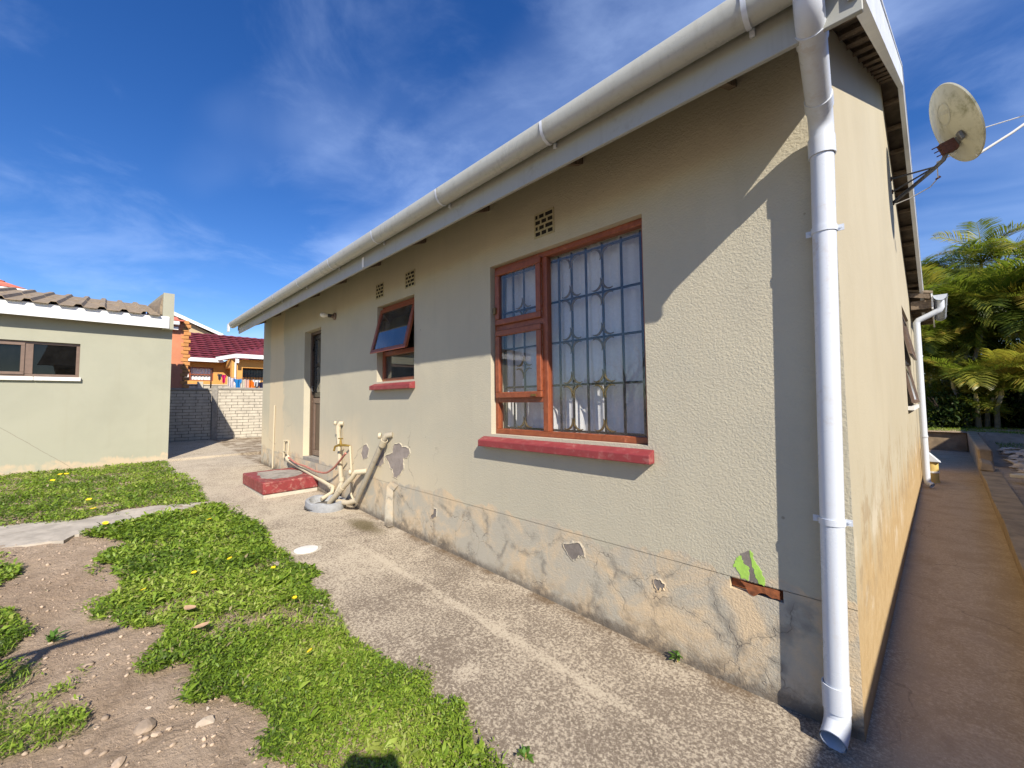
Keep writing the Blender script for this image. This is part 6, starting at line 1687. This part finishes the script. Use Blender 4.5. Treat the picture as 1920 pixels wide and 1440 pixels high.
def palm(label, x, y, zb, H, nst, seed, spread=0.9, nfr=10, FL=2.4, low=0):
    R2 = random.Random(seed); U_ = R2.uniform
    t = thing('palm_tree', label, 'palm', (x, y, zb), 'areca palms beyond the side passage')
    def add(bp, az, L_, tip=0.0):
        o = link('frond', FROND[R2.randrange(10)], t); o.location = (bp[0]-x, bp[1]-y, bp[2]-zb)
        o.rotation_euler = (U_(-.25, .25), tip+U_(-.15, .35), az); o.scale = (L_, L_, L_)
    for k in range(nst):
        a = U_(0, 2*pi); rad = spread*U_(0.2, 1); b0_ = Vector((x+rad*cos(a)*0.5, y+rad*sin(a)*0.5, zb))
        lean = Vector((cos(a), sin(a), 0))*U_(0.1, 0.9); h = H*U_(0.45, 1.0); top = b0_+lean*h*0.22+Vector((0, 0, h))
        m = MB(); e_ = top*0.85+b0_*0.15; m.tube([b0_, (b0_+top)/2-lean*0.1, e_], [0.07, 0.055, 0.05], 8); m.build('trunk', MAT['trunk'], t, smooth=True)
        m = MB(); m.tube([e_, top], [0.06, 0.035], 8); m.build('crownshaft', MAT['crownshaft'], t, smooth=True)
        for j in range(nfr): add(top, 2*pi*j/nfr+U_(-.4, .4), FL*U_(0.75, 1.15), U_(-0.25, 0.5))
    for k in range(low):
        a = U_(0, 2*pi); b0_ = (x+spread*cos(a)*U_(.2, 1.1), y+spread*sin(a)*U_(.2, 1.1), zb+U_(0, H*0.55))
        for j in range(5): add(b0_, U_(0, 2*pi), FL*U_(.55, .9), U_(-.2, .3))
    return t
palm('leftmost tall areca palm close behind the gable', 0.9, 20.5, 0.5, 5.4, 7, 3, low=16)
palm('areca palm with bare trunk in the middle of the clump', 2.6, 21.3, 0.5, 4.6, 6, 8, low=13)
palm('tallest areca palm at the right edge of the picture', 4.3, 20.6, 0.5, 4.8, 7, 15, low=15)
palm('areca palm half hidden behind the middle of the clump', 2.0, 24.0, 0.5, 6.2, 7, 22, low=14)
palm('areca palm at the back behind the right hand palms', 4.6, 25.0, 0.5, 6.0, 5, 29, low=6)
palm('short areca palm arching low over the lawn edge', 1.6, 19.3, 0.5, 1.6, 5, 35, nfr=7, FL=1.7, low=5)

def bush(label, x, y, zb, rx, ry, h, n, seed, name='shrub', mat=None, cat='shrub'):
    r = np.random.default_rng(seed); t = thing(name, label, cat, (x, y, zb))
    C = r.normal(0, 1, (26, 3)); C /= np.linalg.norm(C, axis=1, keepdims=True); C *= r.uniform(0.2, 0.8, (26, 1))
    i = r.integers(0, 26, n); P = C[i]+r.normal(0, .17, (n, 3)); P[:, 2] = np.abs(P[:, 2]+0.5)*0.66
    P = P*np.array([rx, ry, h])
    D = r.normal(0, 1, (n, 3)); D[:, 2] += 0.3; D /= np.linalg.norm(D, axis=1, keepdims=True)
    N = np.tile(np.array([0, 0, 1.0]), (n, 1))
    co, f, tt_ = leaf_cloud(P, D, N, r.uniform(.08, .2, n), r.uniform(.04, .09, n), .2, np.clip(r.normal(.5, .25, n), 0, 1))
    quads_obj('leaves', co, f, mat or MAT['shrub'], t, attr=tt_)
    m = MB()
    for k in range(5):
        a = r.uniform(0, 6.28); m.tube([(x, y, zb-0.05), (x+rx*.25*cos(a), y+ry*.25*sin(a), zb+h*.4), (x+rx*.5*cos(a), y+ry*.5*sin(a), zb+h*.7)], [0.05, 0.035, 0.015], 6)
    m.build('stems', MAT['bark'], t)
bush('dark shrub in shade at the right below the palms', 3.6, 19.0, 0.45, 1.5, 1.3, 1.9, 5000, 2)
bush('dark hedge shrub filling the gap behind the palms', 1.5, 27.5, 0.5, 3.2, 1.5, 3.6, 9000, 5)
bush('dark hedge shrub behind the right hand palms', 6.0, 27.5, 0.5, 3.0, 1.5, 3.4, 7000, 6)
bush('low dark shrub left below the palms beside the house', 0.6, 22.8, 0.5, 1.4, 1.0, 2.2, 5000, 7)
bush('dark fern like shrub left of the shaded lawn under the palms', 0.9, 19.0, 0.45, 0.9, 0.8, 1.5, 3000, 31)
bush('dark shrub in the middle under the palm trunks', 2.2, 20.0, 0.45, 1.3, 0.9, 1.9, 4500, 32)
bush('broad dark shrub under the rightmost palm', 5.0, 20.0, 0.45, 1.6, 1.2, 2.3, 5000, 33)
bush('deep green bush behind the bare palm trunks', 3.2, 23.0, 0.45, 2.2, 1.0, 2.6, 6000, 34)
# lawn beyond the passage
n = 60000
x = RNG.uniform(-1.5, 6, n); y = RNG.uniform(10.6, 24, n)
k = ((y > 16.7) | (x > 1.30+(y-11)*0.05)) & (RNG.random(n) < np.clip(fbm(x*1.5, y*1.5, 3)*3-0.7, 0, 1)) & ~((y < 13.4) & (x < 3.2))
x, y = x[k], y[k]; base = 0; allco = []; allf = []; allt = []
zz_ = yard_z(x, y)
add_leaves(x, y, zz_, 0.07*np.ones(len(x)), 0.7, 0.16, -0.05)
o = quads_obj('lawn', np.concatenate(allco), np.concatenate(allf), MAT['grass'], attr=np.concatenate(allt)); tag(o, 'shaded grass between the passage and the palms', 'grass', kind='stuff')

# ------------------------------------------------------------------ what stands outside the frame and throws the shadows
# the next house on the right: its eave shades the passage
EX, EZ = 3.55, 0.0
def eave_x(y): return 3.42+(y-2.0)*0.052
nb = thing('neighbour_house', 'plain beige neighbouring house along the right of the passage', 'house', (6, 8, 0))
zE = 3.28
m = MB(); m.hexa([(eave_x(-1.5)+0.5, -1.5, -0.2), (12, -1.5, -0.2), (13, 19, -0.2), (eave_x(19)+0.5, 19, -0.2), (eave_x(-1.5)+0.5, -1.5, zE-0.15), (12, -1.5, zE-0.15), (13, 19, zE-0.15), (eave_x(19)+0.5, 19, zE-0.15)]); m.build('wall', MAT['beigewall'], nb)
m = MB(); m.hexa([(eave_x(-2), -2, zE-0.03), (8, -2, zE+1.4), (9, 19.5, zE+1.4), (eave_x(19.5), 19.5, zE-0.03), (eave_x(-2), -2, zE), (8, -2, zE+1.45), (9, 19.5, zE+1.45), (eave_x(19.5), 19.5, zE)])
m.hexa([(8.002, -2, zE+1.4), (12.6, -2, zE-0.1), (13.6, 19.5, zE-0.1), (9.002, 19.5, zE+1.4), (8.002, -2, zE+1.45), (12.6, -2, zE-0.06), (13.6, 19.5, zE-0.06), (9.002, 19.5, zE+1.45)]); m.build('roof', MAT['tile'], nb)
for y in (2.0, 8.0, 13.5):
    m = MB(); xx = eave_x(y)+0.5; m.box(xx-0.03, xx-0.003, y, y+1.4, 1.2, 2.3); m.build('window', MAT['darkglass'], nb)
# washing post
wp_ = thing('washing_post', 'steel T shaped washing post standing behind the photographer', 'post', (-1.57, -1.27, 0))
m = MB(); m.tube([(-1.57, -1.27, -0.1), (-1.57, -1.27, 2.0)], 0.03, 10); m.build('upright', MAT['galv'], wp_, smooth=True)
m = MB(); m.tube([(-1.60, -1.95, 2.0), (-1.57, -0.97, 2.0)], 0.025, 10); m.build('crossbar', MAT['galv'], wp_, smooth=True)
# trees in the garden behind the camera, seen only in the window panes
def bare_tree(label, x, y, H, seed):
    r = random.Random(seed); t = thing('bare_tree', label, 'tree', (x, y, 0)); m = MB(); tw = MB()
    def grow(p, d, L_, rad, lev):
        q = p+d*L_; (m if lev < 2 else tw).tube([p, p.lerp(q, 0.5)+Vector((r.gauss(0, .04), r.gauss(0, .04), 0))*L_, q], [rad, rad*.8, rad*.6], 5, cap=False)
        if lev >= 4: return
        for k in range(3 if lev < 3 else 2):
            nd = (d+Vector((r.gauss(0, .5), r.gauss(0, .5), r.gauss(0.1, .3)))).normalized(); grow(p.lerp(q, r.uniform(.6, 1)), nd, L_*r.uniform(.6, .8), rad*.55, lev+1)
    grow(Vector((x, y, -0.1)), Vector((0, 0, 1)), H*0.3, 0.13, 0)
    m.build('trunk', MAT['bark'], t, fix=False); tw.build('crown', MAT['bark'], t, fix=False)
bare_tree('leafless tree in the garden opposite the barred window', -5.5, -9.5, 6.0, 5)
bare_tree('leafless tree in the garden opposite the small window', -9.5, -12.0, 6.0, 9)
bush('dark evergreen bush in the garden opposite the house', -13, -15, 0.2, 4.5, 2.5, 3.2, 6000, 12)
bush('dark evergreen bush far along the opposite hedge', -4, -17, 0.0, 5.0, 2.5, 3.0, 6000, 13)

# the photographer, whose phone throws the small square shadow on the grass
def photographer():
    t = thing('person', 'person in a grey shirt and dark trousers holding up a phone', 'person', (0.26, -0.27, 0))
    F = Vector((_fw.x, _fw.y, 0)).normalized(); Rt = Vector((-F.y, F.x, 0))*-1; U = Vector((0, 0, 1))
    o_ = Vector((0, 0, 0))-F*0.40
    P = lambda r_, f_, u_: o_+Rt*r_+F*f_+U*u_
    J = {'pel': P(0, 0, 0.93), 'sp': P(0, 0.01, 1.12), 'ch': P(0, 0.0, 1.30), 'nk': P(0, 0.0, 1.44), 'hd0': P(0, 0.02, 1.52), 'hd1': P(0, 0.03, 1.60), 'hd2': P(0, 0.02, 1.68)}
    E_ = [('pel', 'sp'), ('sp', 'ch'), ('ch', 'nk'), ('nk', 'hd0'), ('hd0', 'hd1'), ('hd1', 'hd2')]
    Rr = {'pel': .14, 'sp': .125, 'ch': .14, 'nk': .052, 'hd0': .07, 'hd1': .088, 'hd2': .06}
    for sd, n_ in ((-1, 'l'), (1, 'r')):
        J.update({n_+'sh': P(sd*.19, 0, 1.38), n_+'el': P(sd*.25, .12, 1.20), n_+'wr': P(sd*.13, .32, 1.45), n_+'pa': P(sd*.10, .375, 1.50),
                  n_+'hp': P(sd*.09, 0, .88), n_+'kn': P(sd*.11, .02, .49), n_+'an': P(sd*.12, -.02, .09), n_+'to': P(sd*.13, .14, .035)})
        Rr.update({n_+'sh': .06, n_+'el': .043, n_+'wr': .029, n_+'pa': .03, n_+'hp': .09, n_+'kn': .06, n_+'an': .042, n_+'to': .035})
        E_ += [('ch', n_+'sh'), (n_+'sh', n_+'el'), (n_+'el', n_+'wr'), (n_+'wr', n_+'pa'), ('pel', n_+'hp'), (n_+'hp', n_+'kn'), (n_+'kn', n_+'an'), (n_+'an', n_+'to')]
        for k in range(4):
            a, b = n_+'f%da' % k, n_+'f%db' % k
            J[a] = P(sd*(.088-.006*k), .395, 1.535-.02*k); J[b] = P(sd*(.055+.004*abs(k-1)), .405, 1.535-.02*k); Rr[a] = .009; Rr[b] = .007
            E_ += [(n_+'pa', a), (a, b)]
        J[n_+'t'] = P(sd*.065, .365, 1.50); Rr[n_+'t'] = .01; E_ += [(n_+'pa', n_+'t')]
    keys = list(J); me = bpy.data.meshes.new('body'); o0 = t.location
    me.from_pydata([tuple(J[k]-o0) for k in keys], [(keys.index(a), keys.index(b)) for a, b in E_], [])
    ob_ = link('body', me, t)
    md = ob_.modifiers.new('skin', 'SKIN'); sv_ = me.skin_vertices[0].data
    for i, k in enumerate(keys): sv_[i].radius = (Rr[k], Rr[k]); sv_[i].use_root = (k == 'pel')
    sd_ = ob_.modifiers.new('sub', 'SUBSURF'); sd_.levels = 1; sd_.render_levels = 1
    mt, tt_ = mat_new('clothes_and_skin'); x_, y_, z_ = tt_.sep(tt_.pos)
    c = tt_.mix(tt_.step(z_, .94, .96), (.03, .035, .06), (.25, .25, .27)); c = tt_.mix(tt_.step(z_, 1.43, 1.45), c, (.22, .12, .07)); tt_.put(tt_.b.inputs['Base Color'], c)
    me.materials.append(mt)
    m = MB(); hc = J['hd1']+U*0.02
    m.lathe([(0.001, .125), (.06, .11), (.092, .06), (.098, .0), (.09, -.03)], hc-F*.012, (0, 0, 1), 18); m.build('hair', MAT['blackdoor'], t, smooth=True)
    ph = thing('phone', 'black phone held up in both hands by the photographer', 'phone', tuple(EYE-_fw*0.02))
    f = lambda u, v, w_: EYE-_fw*(0.012+w_)+_r2*u+_u2*v
    m = MB(); m.fbox(f, -.078, .088, -.052, .028, .012, .02); m.build('case', MAT['blackdoor'], ph, bevel=0.004)
    m = MB(); m.fbox(f, -.072, .082, -.047, .023, .0202, .0208); m.build('screen', MAT['darkglass'], ph)
photographer()
